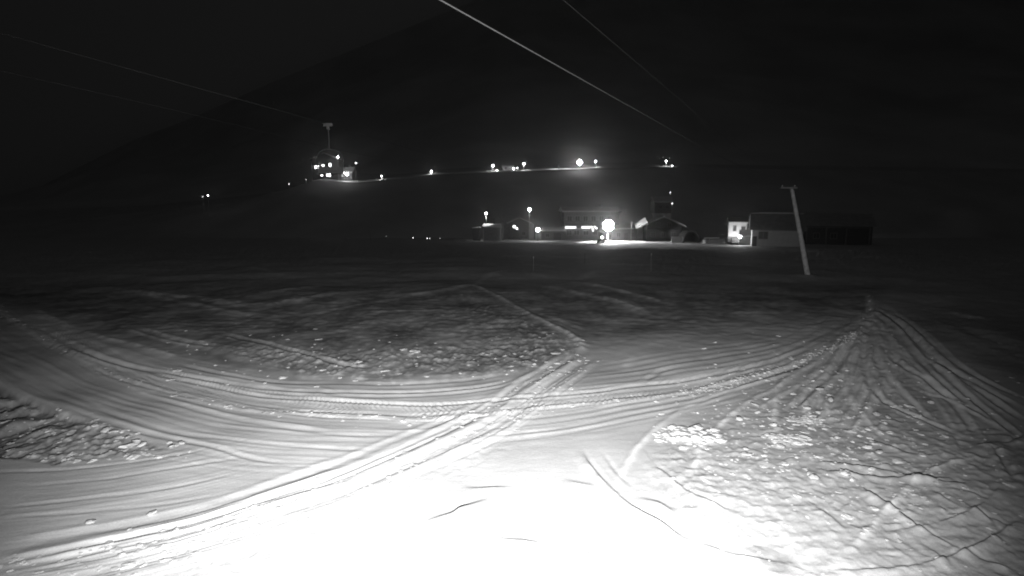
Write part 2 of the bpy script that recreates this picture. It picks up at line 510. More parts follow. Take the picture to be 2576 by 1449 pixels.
rut([(4,(-100,1010),(600,975),(1300,900),(1800,800))], 0.05, 0.014, 0.5)
streaks([(1,(-300,520),(300,820),(800,1060),(1500,1270),(2100,1370)),(2,(0,1390),(600,1400))], 3.2, 0.40, 0.004, 3.5, 320)
streaks([(1,(500,620),(1000,790),(1500,900),(2100,990)),(2,(0,1000),(500,1010),(1000,975),(1400,890))], 1.6, 0.5, 0.004, 4, 330)
streaks([(4,(-300,900),(500,840),(1200,740),(1800,600),(2400,480))], 2.6, 0.45, 0.003, 3.5, 340)
streaks([(2,(500,1330),(1300,1270),(1900,1200),(2500,1090)),(3,(300,1020),(700,900),(1000,780),(1300,600))], 2.0, 0.45, 0.004, 4, 350)
streaks([(2,(1600,1000),(2200,930),(2576,870)),(3,(300,830),(700,740),(1000,620),(1300,470))], 2.2, 0.4, 0.005, 4, 360)
for k in range(6):          # faint parallel grooming lines of the road
    o = k*60 + rnd.uniform(-20, 20)
    rut([(1,(-200,450+o*1.7),(300,690+o*1.25),(800,930+o),(1500,1120+o),(2100,1215+o*0.9)),(2,(0,1250+o*0.75),(600,1255+o*0.7))],
        0.05, rnd.uniform(0.006, 0.014), 0.8, taper=3)
for k in range(4):
    o = k*48 + rnd.uniform(-6, 6)
    rut([(2,(600,1290+o),(1300,1250+o),(1900,1190+o*0.9),(2500,1080+o*0.8)),(3,(300,1000+o*0.7),(700,890+o*0.5),(1000,780+o*0.3))],
        0.05, rnd.uniform(0.006, 0.016), 0.8, taper=3)
for k in range(5):
    o = k*36
    rut([(2,(1700,1020-o),(2200,950-o),(2576,890-o)),(3,(300,850-o),(700,760-o*0.8),(1000,640-o*0.5),(1300,500-o*0.2))],
        0.05, rnd.uniform(0.010, 0.022), 0.8, taper=3)
# the double ruts running up from the lower left
R1 = [(4,(-200,1275),(0,1250),(300,1200),(700,1130),(1200,1030),(1700,900),(2200,720)),(5,(0,590),(500,400),(850,245)),(2,(1100,1130),(1330,1000))]
R2 = [(4,(-200,1420),(0,1390),(500,1290),(1000,1180),(1500,1080),(2000,890)),(5,(0,690),(500,480),(850,320)),(2,(1100,1190),(1350,1010),(1550,900),(1750,770))]
R3 = [(4,(0,1450),(300,1390),(800,1300),(1400,1160),(1900,1010),(2400,835)),(5,(0,770),(500,560),(900,385)),(2,(1100,1270),(1400,1090),(1600,960),(1820,800))]
R4 = [(4,(300,1470),(900,1370),(1400,1240),(2000,1050)),(5,(0,830),(500,600),(900,420),(1200,290),(1450,130)),(2,(1700,920),(1880,780))]
R5 = [(4,(0,1300),(600,1210),(1200,1100),(1800,940),(2400,740)),(5,(0,640),(600,400),(1000,240))]
for r_, w_, d_ in ((R1, .15, .030), (R2, .18, .042), (R3, .17, .040), (R4, .18, .046), (R5, .13, .022)): rut(r_, w_, d_, 0.9, flat=0.7, rough=0.35)
for o_ in (-34, 20, 52, 78):
    rut([(c_, *[(u_, v_+o_) for u_, v_ in q_]) for c_, *q_ in R2], 0.07, 0.02, 0.9, rough=0.6)
streaks(R3, 1.2, 0.9, 0.010, 6, 370, core=0.2)
# single cuts, lower middle
rut([(5,(1795,470),(1870,600),(2000,740),(2200,910),(2400,1020)),(6,(0,1140),(130,1165))], 0.06, 0.10, 0.8, 'ledge')
rut([(5,(2260,480),(2350,600),(2450,680)),(6,(0,780),(130,850),(350,945),(500,990))], 0.06, 0.10, 0.8, 'ledge')
rut([(2,(2560,1190),(2400,1300),(2280,1420)),(5,(2200,520),(2100,680),(2040,760))], 0.09, 0.05, kind='ridge')
rut([(3,(1150,720),(1050,770),(800,900),(600,960),(300,1050),(150,1110),(0,1170),(-120,1260))], 0.09, 0.05, kind='ridge')
rut([(3,(1130,740),(1000,820),(780,950),(700,1020),(550,1090),(400,1190),(280,1290),(200,1380)),(6,(130,490),(80,640),(50,760))], 0.08, 0.045, kind='ridge')
rut([(3,(1100,780),(950,840),(800,920),(730,1010),(700,1100),(690,1250),(690,1400))], 0.10, 0.04, kind='ridge')
rut([(3,(950,800),(700,900),(400,1010),(100,1130)),(2,(2400,1230))], 0.07, 0.03)
rut([(5,(1950,470),(2010,560),(2090,660),(2180,740),(2260,800))], 0.06, 0.04, 0.7, 'edge2')
for s_ in ([(5,(560,1035),(650,1020),(750,990),(850,965),(900,935),(1000,895),(1170,830))],
           [(5,(1080,1130),(1200,1165),(1450,1195),(1660,1240))],
           [(5,(1720,1215),(1830,1270),(1950,1310),(2060,1330))],
           [(5,(870,750),(1000,768),(1100,770),(1350,765))],
           [(5,(890,975),(970,1000),(1040,1015))], [(5,(790,1020),(970,1045))],
           [(5,(890,1360),(1040,1425))], [(5,(1815,905),(1870,922),(1960,922))], [(5,(1470,1015),(1560,1030),(1640,1040))],
           [(5,(1640,700),(1800,740),(1990,765))], [(5,(570,905),(760,925))], [(5,(300,880),(380,915),(470,905))],
           [(5,(2120,1230),(2220,1260),(2340,1275))], [(5,(1720,1380),(1830,1430))], [(5,(1180,1005),(1320,1005))],
           [(5,(2200,835),(2350,870),(2440,910),(2560,1000))], [(5,(2420,1050),(2560,1130))], [(5,(1700,1265),(1900,1310))],
           [(5,(1870,1040),(1930,1065))], [(5,(2040,1100),(2100,1108))]):
    rut(s_, 0.11, 0.11, 0.3, 'ledge', rough=0.35, taper=0.9)
# ski tracks fanning out of the right-hand vanishing dip
FAN = [[(1400,420),(1370,650),(1390,900),(1420,1000),(1500,1100),(1650,1190),(1900,1300),(2200,1430)],
       [(1405,450),(1270,760),(1240,950),(1290,1120),(1380,1250),(1500,1380),(1560,1450)],
       [(1430,450),(1500,680),(1650,850),(1850,960),(2000,1100),(2100,1220),(2250,1440)],
       [(1450,430),(1650,550),(1800,720),(1950,900),(2150,1080),(2350,1250),(2576,1440)],
       [(1480,420),(1700,590),(1900,800),(2150,950),(2400,1100),(2600,1215)],
       [(1500,400),(1800,600),(2100,850),(2400,1030),(2620,1130)],
       [(1390,450),(1130,800),(1040,1000),(1090,1180),(1130,1300)],
       [(1420,480),(1440,700),(1520,900),(1700,1100),(1850,1250),(1950,1350)],
       [(1460,450),(1600,650),(1790,900),(1900,1020)],
       [(1400,480),(1200,720),(1000,950),(930,1150),(940,1300)],
       [(1500,430),(1760,640),(2000,860),(2300,1090),(2600,1300)]]
for i, f_ in enumerate(FAN):
    streaks([(3, *f_)], 0.30, 0.9, 0.0, 3, 380+i, core=0.35)
    rut([(3, *f_)], 0.05, (0.05, 0.04, 0.045, 0.06, 0.05, 0.04, 0.035, 0.03, 0.05, 0.03, 0.05)[i], 0.9, ('rut','ridge','rut','rut','rut','rut','ridge','rut','edge','ridge','rut')[i], rough=0.5)
rut([(3,(1650,970),(1850,1070),(2000,1110),(2150,1200),(2400,1330))], 0.06, 0.05, 0.8, 'edge')
CUTS = [[(1340,400),(1600,500),(1800,555),(1970,545)], [(1900,570),(1970,590),(2090,595)], [(1100,515),(1200,560),(1290,590)],
        [(940,570),(1200,620),(1420,650),(1600,690),(1800,740),(2060,725)], [(940,640),(1250,690),(1500,725),(1800,740),(2000,770),(2290,770)],
        [(1290,740),(1400,830),(1550,920),(1700,1040),(1900,1160),(2150,1290),(2400,1390),(2640,1460)],
        [(880,830),(980,920),(1100,1000),(1250,1130)], [(1130,870),(1250,950),(1380,1010)], [(1600,900),(1750,930),(1870,1000),(1930,1040)],
        [(1800,770),(1950,870),(2050,930),(2170,970)], [(2200,980),(2400,1060),(2600,1160)],
        [(1040,1400),(1300,1415),(1600,1400),(1900,1350),(2200,1250),(2400,1140),(2560,1020)],
        [(1870,1080),(2050,1030),(2200,970),(2350,850),(2420,760)], [(1450,1115),(1600,1117),(1800,1090),(2000,1050)],
        [(1520,1165),(1620,1260),(1800,1380),(1900,1450)], [(0,1140),(130,1180),(400,1270),(700,1330),(900,1390),(1060,1400)],
        [(130,815),(280,830),(470,860)], [(750,770),(830,850),(960,900)], [(2100,1040),(2300,1150),(2500,1260),(2620,1330)],
        [(2240,450),(2330,600),(2430,700),(2500,790)], [(2290,440),(2400,620),(2480,760)], [(1900,790),(2000,810),(2200,850),(2400,950)],
        [(2060,880),(2250,1000),(2420,1150)], [(1700,1150),(1900,1280),(2050,1400)], [(700,560),(800,600),(900,590)], [(1280,500),(1360,540),(1400,590)],
        [(1480,600),(1560,650),(1700,700),(1850,690)], [(2100,430),(2280,470),(2500,500)],[(1900,1350),(2030,1450)],[(2250,1180),(2420,1260),(2600,1390)]]
for i, c_ in enumerate(CUTS):
    rut([(6, *c_)], 0.05, 0.085 if i in (0, 3, 4, 5, 8, 9, 11, 12) else 0.06, 0.7, 'ledge', rough=0.55, taper=0.7)
rut([(6,(1120,1340),(1350,1160),(1500,980),(1600,900),(1700,790),(1850,680),(2050,600),(2300,545))], 0.07, 0.055, kind='ridge')
for k in range(16):
    a0 = rnd.uniform(1380, 1480); u1 = rnd.uniform(300, 2500); v1 = rnd.uniform(1150, 1440)
    mid = ((a0+u1)/2+rnd.gauss(0, 130)-(u1-a0)*0.18, 420+(v1-420)*0.5)
    sp_ = [(3, (a0, 440), mid, (u1, v1))]
    rut(sp_, 0.05, 0.035, 0.9, rnd.choice(['rut', 'ridge']), rough=0.6); streaks(sp_, 0.22, 0.8, 0.0, 3, 400+k, core=0.3)
for k in range(110):         # small scrapes of ski edges across the rough fan
    x = rnd.uniform(500, 2560); y = rnd.uniform(250, 1440)
    if x < 900 and y > 900: continue
    ln = rnd.uniform(60, 260); an = rnd.choice([rnd.gauss(0.45, 0.22), rnd.gauss(0.15, 0.15), rnd.gauss(-0.3, 0.15)])
    bend = rnd.gauss(0, 0.18)
    p = [(x + ln*t*math.cos(an+bend*t), y + ln*t*math.sin(an+bend*t)*0.8) for t in (0, .33, .66, 1)]
    rut([(6, *p)], 0.045, rnd.uniform(0.025, 0.06), 0.8, rnd.choice(['edge', 'ledge', 'ledge', 'ledge']), rough=0.6, taper=0.4)
# distant berms and track lines
rut([(1,(800,250),(1100,300),(1300,312),(1600,345),(1850,385),(2100,378),(2400,325)),(2,(0,298),(250,285))], 0.75, 0.09, kind='ridge', taper=5, rough=0.7)
rut([(1,(1000,300),(1300,345),(1700,430),(2000,462),(2300,455)),(2,(0,408),(300,360),(600,300))], 0.35, 0.035, kind='ridge', taper=4)
rut([(1,(1900,310),(2150,280),(2450,235))], 0.35, 0.05, kind='ridge', taper=3)
rut([(2,(1480,225),(1700,280),(1900,320),(2150,380),(2350,490))], 0.5, 0.11, kind='ridge', rough=0.8, taper=3)
rut([(2,(1500,180),(1900,240),(2250,320),(2576,412))], 0.4, 0.07, kind='ridge', rough=0.8, taper=3)
rut([(2,(980,230),(1150,310),(1300,390),(1500,510),(1700,600),(1815,690),(1790,760))], 0.22, 0.10, kind='ridge', rough=0.5, flat=0.3)
rut([(2,(0,515),(300,450),(700,440),(950,415))], 0.14, 0.045, kind='ridge', taper=3)
rut([(2,(200,330),(700,290),(950,240),(1100,160),(1300,120))], 0.5, 0.06, kind='ridge', taper=3)
rut([(2,(1340,150),(1600,170),(1800,180),(1950,120))], 0.6, 0.08, kind='ridge', taper=3)
rut([(2,(1950,75),(2250,95),(2500,88))], 0.8, 0.09, kind='ridge', taper=3)
rut([(2,(1150,380),(1500,470),(1850,600))], 0.15, 0.02)
rut([(2,(2576,850),(2400,890),(2300,960),(2250,1000))], 0.05, 0.03)
rut([(2,(2200,740),(2130,880)),], 0.2, 0.03, kind='ridge')
rut([(3,(1950,325),(2150,345))], 0.4, 0.06, kind='ridge'); rut([(3,(1950,430),(2200,480),(2400,500))], 0.4, 0.06, kind='ridge')
rut([(3,(2000,500),(2200,600),(2400,690),(2600,800))], 0.5, 0.13, 0.8, 'edge', taper=3)
rut([(1,(250,420),(500,540),(800,640),(1100,720),(1400,800))], 0.18, 0.05, kind='ridge', rough=0.9)
rut([(1,(1000,570),(1300,660),(1700,720)),], 0.15, 0.05)
rut([(2,(-900,620),(-300,760),(0,850),(300,880)),], 0.10, 0.06)
for k in range(26):
    y = rnd.uniform(640, 735); x = rnd.uniform(60, 2000); l = rnd.uniform(100, 420)
    rut([(0, (x, y), (x+l*.5, y+rnd.uniform(-6, 8)), (x+l, y+rnd.uniform(-12, 14)))], 0.3, rnd.uniform(0.02, 0.05), 0.8, 'ridge', taper=4)

SMOOTH = np.clip(SMOOTH, 0, 0.9)
GZ = base_h(GY) + n_big*sstep(240, 100, GY) + lump_amp*lumps*(1-SMOOTH) - 0.02*patchB + 0.05*patchA
GZ -= 0.20*patchB*sstep(-10.5, -13.5, GX)
GZ += ADD*sstep(90, 50, GY) + lumpC*(1-0.7*SMOOTH)
GZ += 0.016*fine*(1+0.03*GY)
GZ += 0.004*streak*FARF*(1-0.5*patchC) + 0.016*streak*patchC*(1-SMOOTH)
# swells farther down the slope and the ploughed bank in front of the village
GZ += sstep(35, 60, GY)*sstep(135, 100, GY)*(vnoise(GX*0.05, GY*0.09, 21)*0.5+vnoise(GX*0.13, GY*0.21, 22)*0.16)*0.7
for y0_, x0_, x1_, h_ in ((118, -18, 14, .16), (112, -14, 12, .10), (127, -12, 16, .14), (104, -6, 16, .10), (97, 2, 22, .16)):
    GZ += h_*np.exp(-((GY-y0_-0.10*(GX-x0_)-2*vnoise(GX*0.06, GY*0+y0_, 25))/0.7)**2)*sstep(x0_-8, x0_, GX)*sstep(x1_+8, x1_, GX)*(0.6+0.8*vnoise(GX*0.3, GY*0.1, 26))
g_ = ground_at(2031, 695)
GZ += 0.16*np.exp(-((GX-g_[0])**2+(GY-g_[1])**2)/0.9)
def bump(px, Y, sx, sy, h):
    x = (px-CX)/F*Y
    return h*np.exp(-((GX-x)/sx)**2-((GY-Y)/sy)**2)
GZ += bump(1610, 92, 9, 7, 0.9) + 0.55*sstep(139, 142, GY)*sstep(200, 180, GY)*sstep(8, 12, GX)*0 + bump(1330, 128, 9, 5, 0.3)
GZ += 0.5*np.exp(-((GY-139.5-0.8*vnoise(GX*0.2, GY*0.02, 23))/1.1)**2)*sstep(11, 14, GX)*sstep(48, 40, GX)*(0.8+0.6*vnoise(GX*0.5, GY*0.4, 24))
dirt_shade = 0.5*poly_mask([(1880,1370),(2000,1395),(2080,1420),(2060,1440),(1960,1440),(1900,1410)], 22)*np.clip(0.6+1.4*vnoise(GX*1.5, GY*1.5, 30), 0, 1)
oldsnow_shade = poly_mask([(-200,640),(0,760),(150,800),(300,850),(500,905),(700,952),(900,972),(1200,962),(1400,925),(1480,880),(1560,850),(1900,800),(2170,790),(2250,700),(2100,640),(1200,600),(0,600)], 22)
dirt_shade += 0.45*patchB + 0.30*patchC*sstep(1330, 1120, PY)*np.clip(0.8+0.6*vnoise(GX*0.7, GY*0.6, 35), 0.2, 1.1) + 0.3*patchD
dirt_shade += oldsnow_shade*sstep(55, 36, GY)*np.clip(0.40+0.35*vnoise(GX*0.5, GY*0.4, 33)+0.25*vnoise(GX*2.2, GY*1.8, 34), 0.1, 0.65)  # old coarse snow, also darkened in place of ground dipping from the lamp
dirt_shade += 0.25*np.clip(vnoise(GX*0.9, GY*0.9, 31)-0.25, 0, 1)*poly_mask([(1500,1330),(2100,1330),(2500,1449),(1500,1449)], 40)
FRESH += 1.0*edgeA*np.clip(lumps*1.3-0.05, 0, 1)*sstep(-0.2, 0.3, vnoise(GX*0.35, GY*0.3, 36)) + 0.35*patchA*np.clip(lumps-0.1, 0, 1) + 0.8*patchB*np.clip(lumps*1.2, 0, 1) + 0.6*patchC*np.clip(lumps*1.2-0.35, 0, 1) + np.clip(lumpC/0.010-0.2, 0, 1)*0.6 + 0.5*patchE*np.clip(lumps, 0, 1)
FRESH *= 1-poly_mask([(1870,1365),(2000,1392),(2090,1422),(2060,1445),(1950,1442),(1890,1410)], 22)*np.clip(0.7+1.2*vnoise(GX*1.5, GY*1.5, 30), 0, 1)
FRESH = np.clip(FRESH*(0.85+0.5*vnoise(GX*1.3, GY*1.1, 37)), 0, 1)
ground = grid_object('ground', GX, GY, GZ, M['snow'], np.clip(dirt_shade, 0, 0.75), FRESH)

def gz(x, y):
    """height of the built snow at a point"""
    s, t = 1/y, x/y
    r = (s-SS[0])/(SS[1]-SS[0]); c = (t-TT[0])/(TT[1]-TT[0])
    r = min(max(r, 0), NR-1.001); c = min(max(c, 0), NC-1.001)
    i, j = int(r), int(c); a, b = r-i, c-j
    return float((GZ[i,j]*(1-a)+GZ[i+1,j]*a)*(1-b) + (GZ[i,j+1]*(1-a)+GZ[i+1,j+1]*a)*b)

def on_ground(px, Y):
    x = (px-CX)/F*(Y*cp - (float(base_h(Y))-CAM_Z)*sn)
    return Vector((x, Y, gz(x, Y)))

# ------------------------------------------------------------------ the ridge with its lit terrace, and the mountain behind
def crest_fn(pts, Yc):
    P = np.array(pts, float)
    xs = np.array([at(p[0], p[1], Yc).x for p in P]); zs = np.array([at(p[0], p[1], Yc).z for p in P])
    return lambda x: np.interp(x, xs, zs)
RIDGE_Y = 258.0
crest = crest_fn([(-400,580),(100,560),(400,530),(600,505),(720,475),(790,452),(900,458),(1000,449),(1085,438),(1240,431),(1400,426),(1500,421.5),(1700,418.5),(1900,424),(2300,430),(3000,440)], RIDGE_Y)
hy = np.concatenate([np.linspace(190, 254, 40), np.linspace(254.6, 262, 14), np.linspace(264, 338, 25)])
ht = np.linspace(-1.3, 1.3, 420)
hyy, htt = np.meshgrid(hy, ht, indexing='ij')
HX = htt*RIDGE_Y*(0.4+0.6*hyy/RIDGE_Y)
def hill_z(x, y):
    x = np.asarray(x, float); y = np.asarray(y, float)
    c = crest(x)
    lo = float(base_h(195))-3.0
    up = lo + (c-lo)*(0.85*sstep(190, RIDGE_Y+6, y)+0.15*np.clip((y-190)/(RIDGE_Y-190), 0, 1))
    up = np.where(y > RIDGE_Y-2, c+0.11*np.clip(y-RIDGE_Y, -2, 16)-0.2, lo+(c-0.9-lo)*np.clip((y-190)/(RIDGE_Y-2-190), 0, 1)**0.85)
    wob = vnoise(x*0.05, y*0.05, 41)*0.8*sstep(RIDGE_Y-2, RIDGE_Y-20, y) + vnoise(x*0.22, y*0.2, 42)*0.12
    return up+wob+np.where(y > 285, (y-285)*0.1, 0)
hill = grid_object('hill', HX, hyy, hill_z(HX, hyy), M['hill'])

MY = 950.0
mcrest = crest_fn([(-900,700),(-300,560),(60,490),(168,436),(335,353),(470,302),(700,200),(1000,80),(1300,-40),(1650,-70),(2200,-60),(2700,-90),(3400,-300)], MY)
my = np.concatenate([np.linspace(330, 950, 90), np.linspace(960, 1250, 12)])
myy, mtt = np.meshgrid(my, np.linspace(-1.35, 1.35, 300), indexing='ij')
MX = mtt*MY*(0.25+0.75*myy/MY)
mt_ = np.clip((myy-330)/(MY-330), 0, 1)
lo = hill_z(MX, np.full_like(MX, 332.0)) - 0.4
cz = mcrest(MX*MY/myy)
MZ = lo + (cz-lo)*(0.35*mt_+0.65*mt_**1.8) + (vnoise(MX*0.008, myy*0.008, 51)*22+vnoise(MX*0.03, myy*0.03, 52)*7)*mt_*(1-mt_)*2
MZ -= np.where(myy > MY, (myy-MY)*0.6, 0)
mountain = grid_object('mountain', MX, myy, MZ, M['mountain'])

# thin bloom mist round the whole place, added to imitate lens glow round lamps
hm = bpy.data.materials.new('bloom mist'); hm.use_nodes = True
hn = hm.node_tree; hn.nodes.remove(hn.nodes['Principled BSDF'])
pv = hn.nodes.new('ShaderNodeVolumePrincipled')
pv.inputs['Color'].default_value = grey(0.95); pv.inputs['Density'].default_value = 0.0010; pv.inputs['Anisotropy'].default_value = 0.93
hn.links.new(pv.outputs['Volume'], hn.nodes['Material Output'].inputs['Volume'])
glow_haze = obj('glow_haze', MB().box(-1750, 1750, -30, 1270, float(min(GZ.min(), MZ.min(), hill_z(HX, hyy).min()))-1.0, float(MZ.max())+2.0), hm); glow_haze['kind'] = 'stuff'; glow_haze['label'] = 'thin bloom mist added for lamp glow'

# ------------------------------------------------------------------ builders for the things
def light(parent, loc, watts, aim=None, deg=150, blend=0.3, r=0.12):
    l = bpy.data.lights.new('lamp_light', 'SPOT' if aim else 'POINT')
    l.energy = watts; l.shadow_soft_size = r
    o = bpy.data.objects.new('lamp_light', l); C.objects.link(o); o.parent = parent; o.location = loc
    if aim:
        l.spot_size = math.radians(deg); l.spot_blend = blend
        o.rotation_euler = Vector(aim).to_track_quat('-Z', 'Y').to_euler()
    return o
def lamp_post(px, py, Y, base_z, r, L, label, group=None, name='street_lamp', cat='street lamp', watts=0, deg=155):
    p = at(px, py, Y)
    h = p.z-base_z
    t = thing(name, label, cat, (p.x, Y, base_z), 0, group)
    obj('pole', MB().tube([(0,0,-0.3),(0,0,h*0.5),(0,0,h-r*1.1)], [0.11,0.09,0.07], 8), M['steel'], t)
    if watts: light(t, (0,-0.35,h-r*1.3), watts, (0,0.02,-1), deg, 0.4)
    obj('collar', MB().lathe([(0.10,h-r*1.25),(0.2,h-r*1.0),(0.2,h-r*0.9),(0.1,h-r*0.85)], n=10), M['black'], t)
    obj('lamp_globe', MB().ball((0,0,h), r, 14, 9), emat(L), t, True)
    obj('lamp_cap', MB().lathe([(r*0.5,h+r*0.88),(r*0.55,h+r*0.93),(r*0.2,h+r*1.12)], n=10), M['black'], t)
    return t

def floodlight(px, py, Y, base_z, rows, size, L, label, group=None):
    nx, nz = max(rows), len(rows)
    p = at(px, py, Y); h = p.z-base_z
    t = thing('floodlight', label, 'floodlight', (p.x, Y, base_z), 0, group)
    obj('mast', MB().tube([(0,0.25,-0.4),(0,0.25,h*0.5),(0,0.25,h+nz*size*0.5)], [0.16,0.13,0.1], 10), M['steel'], t)
    m = MB()
    for k in range(nz): m.box(-nx*size*0.55, nx*size*0.55, 0.10, 0.20, h+(k-(nz-1)/2)*size*1.1-0.06, h+(k-(nz-1)/2)*size*1.1+0.06)
    obj('crossbar', m, M['steel'], t)
    for k in range(nz):
        for i in range(rows[k]):
            x = (i-(rows[k]-1)/2)*size*1.1; z = h+(k-(nz-1)/2)*size*1.1; s = size/2
            hd = obj('lamp_head', MB().poly([(x-s,-0.25,z-s),(x+s,-0.25,z-s),(x+s,-0.25,z+s),(x-s,-0.25,z+s)],
                                            [(x-s*.5,0.10,z-s*.5),(x+s*.5,0.10,z-s*.5),(x+s*.5,0.10,z+s*.5),(x-s*.5,0.10,z+s*.5)]), M['black'], t)
            e = s*0.88
            obj('lens', MB().poly([(x-e,-0.30,z-e),(x+e,-0.30,z-e),(x+e,-0.30,z+e),(x-e,-0.30,z+e)],
                                  [(x-e,-0.253,z-e),(x+e,-0.253,z-e),(x+e,-0.253,z+e),(x-e,-0.253,z+e)]), emat(L), hd)
    return t

def window(parent, x, z, w, h, y=0.0, L=0.0, side=None, bars=True):
    """window on the front wall (outward = -y): frame with a pane sub-part"""
    f = 0.09; m = MB()
    m.box(x-w/2-f, x+w/2+f, y-0.09, y-0.003, z-f, z); m.box(x-w/2-f, x+w/2+f, y-0.09, y-0.003, z+h, z+h+f)
    m.box(x-w/2-f, x-w/2, y-0.09, y-0.003, z, z+h); m.box(x+w/2, x+w/2+f, y-0.09, y-0.003, z, z+h)
    if bars: m.box(x-0.035, x+0.035, y-0.08, y-0.003, z, z+h)
    o = obj('window', m, M['frame'], parent)
    if bars:
        g = MB().box(x-w/2, x-0.035, y-0.04, y-0.004, z, z+h).box(x+0.035, x+w/2, y-0.04, y-0.004, z, z+h)
    else:
        g = MB().box(x-w/2, x+w/2, y-0.04, y-0.004, z, z+h)
    obj('pane', g, emat(L) if L else M['glass'], o)
    return o

def chalet(name, label, cat, loc, rz, w, d, h, rise, ridge='x', wall='plaster', roof='roof', snow=0.25, over=0.6, wins=(), door=None, chimney=True, group=None):
    """front wall on y=0 facing the camera; ridge along x (eaves towards us) or along y (gable towards us)"""
    t = thing(name, label, cat, loc, rz, group)
    m = MB()
    if ridge == 'x':
        a = [(-w/2,0,-0.8),(-w/2,d,-0.8),(-w/2,d,h),(-w/2,d/2,h+rise),(-w/2,0,h)]
        b = [(w/2,y,z) for _, y, z in a]
        m.poly(a, b)
    else:
        a = [(-w/2,0,-0.8),(w/2,0,-0.8),(w/2,0,h),(0,0,h+rise),(-w/2,0,h)]
        b = [(x,d,z) for x, _, z in a]
        m.poly(a, b)
    obj('wall', m, M[wall], t)
    def slab(off, th, mt, par, nm, ov):
        m = MB()
        if ridge == 'x':
            k = rise/(d/2)
            a = [(-w/2-ov,-ov,h-k*ov+off),(-w/2-ov,d/2,h+rise+off),(-w/2-ov,d+ov,h-k*ov+off),(-w/2-ov,d+ov,h-k*ov+off+th),(-w/2-ov,d/2,h+rise+off+th),(-w/2-ov,-ov,h-k*ov+off+th)]
            m.poly(a, [(w/2+ov,y,z) for _, y, z in a])
        else:
            k = rise/(w/2)
            a = [(-w/2-ov,-ov,h-k*ov+off),(0,-ov,h+rise+off),(w/2+ov,-ov,h-k*ov+off),(w/2+ov,-ov,h-k*ov+off+th),(0,-ov,h+rise+off+th),(-w/2-ov,-ov,h-k*ov+off+th)]
            m.poly(a, [(x,d+ov,z) for x, _, z in a])
        return obj(nm, m, mt, par)
    rf = slab(0.012, 0.16, M[roof], t, 'roof', over)
    if snow: slab(0.176, snow, M['roofsnow'], rf, 'snow_cover', over-0.08)
    if chimney:
        z0 = h+rise*0.55
        obj('chimney', MB().box(w*0.2-0.35, w*0.2+0.35, d*0.5+0.4, d*0.5+1.1, z0, h+rise+1.1), M['plaster'], rf)
    for q in wins: window(t, *q)
    if door:
        x, dw, dh = door
        o = obj('door', MB().box(x-dw/2, x+dw/2, -0.07, -0.003, 0, dh), M['darkwood'], t)
        obj('handle', MB().box(x+dw*0.3, x+dw*0.3+0.05, -0.13, -0.072, dh*0.47, dh*0.53), M['steel'], o)
    return t

def balcony(parent, x0, x1, z, depth=1.1, n=10, mt='darkwood'):
    b = obj('balcony', MB().box(x0, x1, -depth, -0.004, z-0.14, z), M[mt], parent)
    m = MB().box(x0, x1, -depth+0.02, -depth+0.09, z+0.85, z+0.95)
    obj('handrail', m, M[mt], b)
    for k in range(n+1):
        x = x0+0.05+(x1-x0-0.1)*k/n
        obj('baluster', MB().box(x-0.05, x+0.05, -depth+0.02, -depth+0.07, z+0.002, z+0.848), M[mt], b)
    return b

def bare_tree(px, Y, h, label, seed, group='bare trees by the village'):
    r = random.Random(seed); p = on_ground(px, Y)
    t = thing('bare_tree', label, 'tree', p, r.uniform(0, 6), group)
    m = MB(); pts = []
    for k in range(7): pts.append((r.uniform(-.12,.12)*k*0.3, r.uniform(-.12,.12)*k*0.3, -0.3+(h+0.3)*k/6))
    m.tube(pts, [0.20*(1-k/6.6)+0.015 for k in range(7)], 8)
    obj('trunk', m, M['bark'], t, True)
    m = MB()
    for k in range(26):
        f = r.uniform(0.30, 0.97); i = min(5, int(f*6)); a = f*6-i
        b0 = Vector(pts[i]).lerp(Vector(pts[i+1]), a)
        an = r.uniform(0, 2*PI); ln = h*0.28*(1.25-f)*r.uniform(0.7, 1.3)
        b1 = b0+Vector((math.cos(an)*ln*0.55, math.sin(an)*ln*0.55, ln*0.45)); b2 = b1+Vector((math.cos(an+.3)*ln*0.4, math.sin(an+.3)*ln*0.4, ln*0.5))
        m.tube([b0, b1, b2], [0.05*(1.1-f)+.01, 0.025, 0.008], 5)
        for q in range(4):
            c0 = b1.lerp(b2, r.random()) if q % 2 else b0.lerp(b1, 0.4+0.6*r.random()); a2 = an+r.uniform(-1.4, 1.4)
            m.tube([c0, c0+Vector((math.cos(a2)*ln*.3, math.sin(a2)*ln*.3, ln*.3))], [0.015, 0.005], 4)
    obj('crown', m, M['bark'], t)
    return t

# ------------------------------------------------------------------ lift cables and the empty chair
def cable(name, label, pts, r, group, m='rope'):
    pp = catmull(pts, 4.0)
    o = obj(name, MB().tube([tuple(q) for q in pp], r, 8), M[m], None, True)
    return tag(o, label, 'cable', group)
def cpts(a, b, sag, n=7, back=0.25):
    a = Vector(a); b = Vector(b); out = []
    for k in range(n+1):
        t = -back+(1+back)*k/n
        p = a.lerp(b, t); p.z -= sag*4*max(0, t)*(1-max(0, t))
        out.append(tuple(p))
    return out
A0, A1 = at(1120,-2,14.0), at(1905,432,150)
cable('lift_cable', 'thick pale lift cable crossing the dark sky, the brighter and lower of the two', cpts(A0, A1, 0.6), 0.018, 'lift cables over the slope')
B0, B1 = at(1420,-2,24.0), at(1930,425,150)
cable('lift_cable', 'faint thin lift cable to the right of the bright one in the sky', cpts(B0, B1, 0.5), 0.0075, 'lift cables over the slope')
K0, K1 = at(474,215,31.0), at(1060,383,112)
CH = at(825, 313, 48)
tdir = (K1-K0)
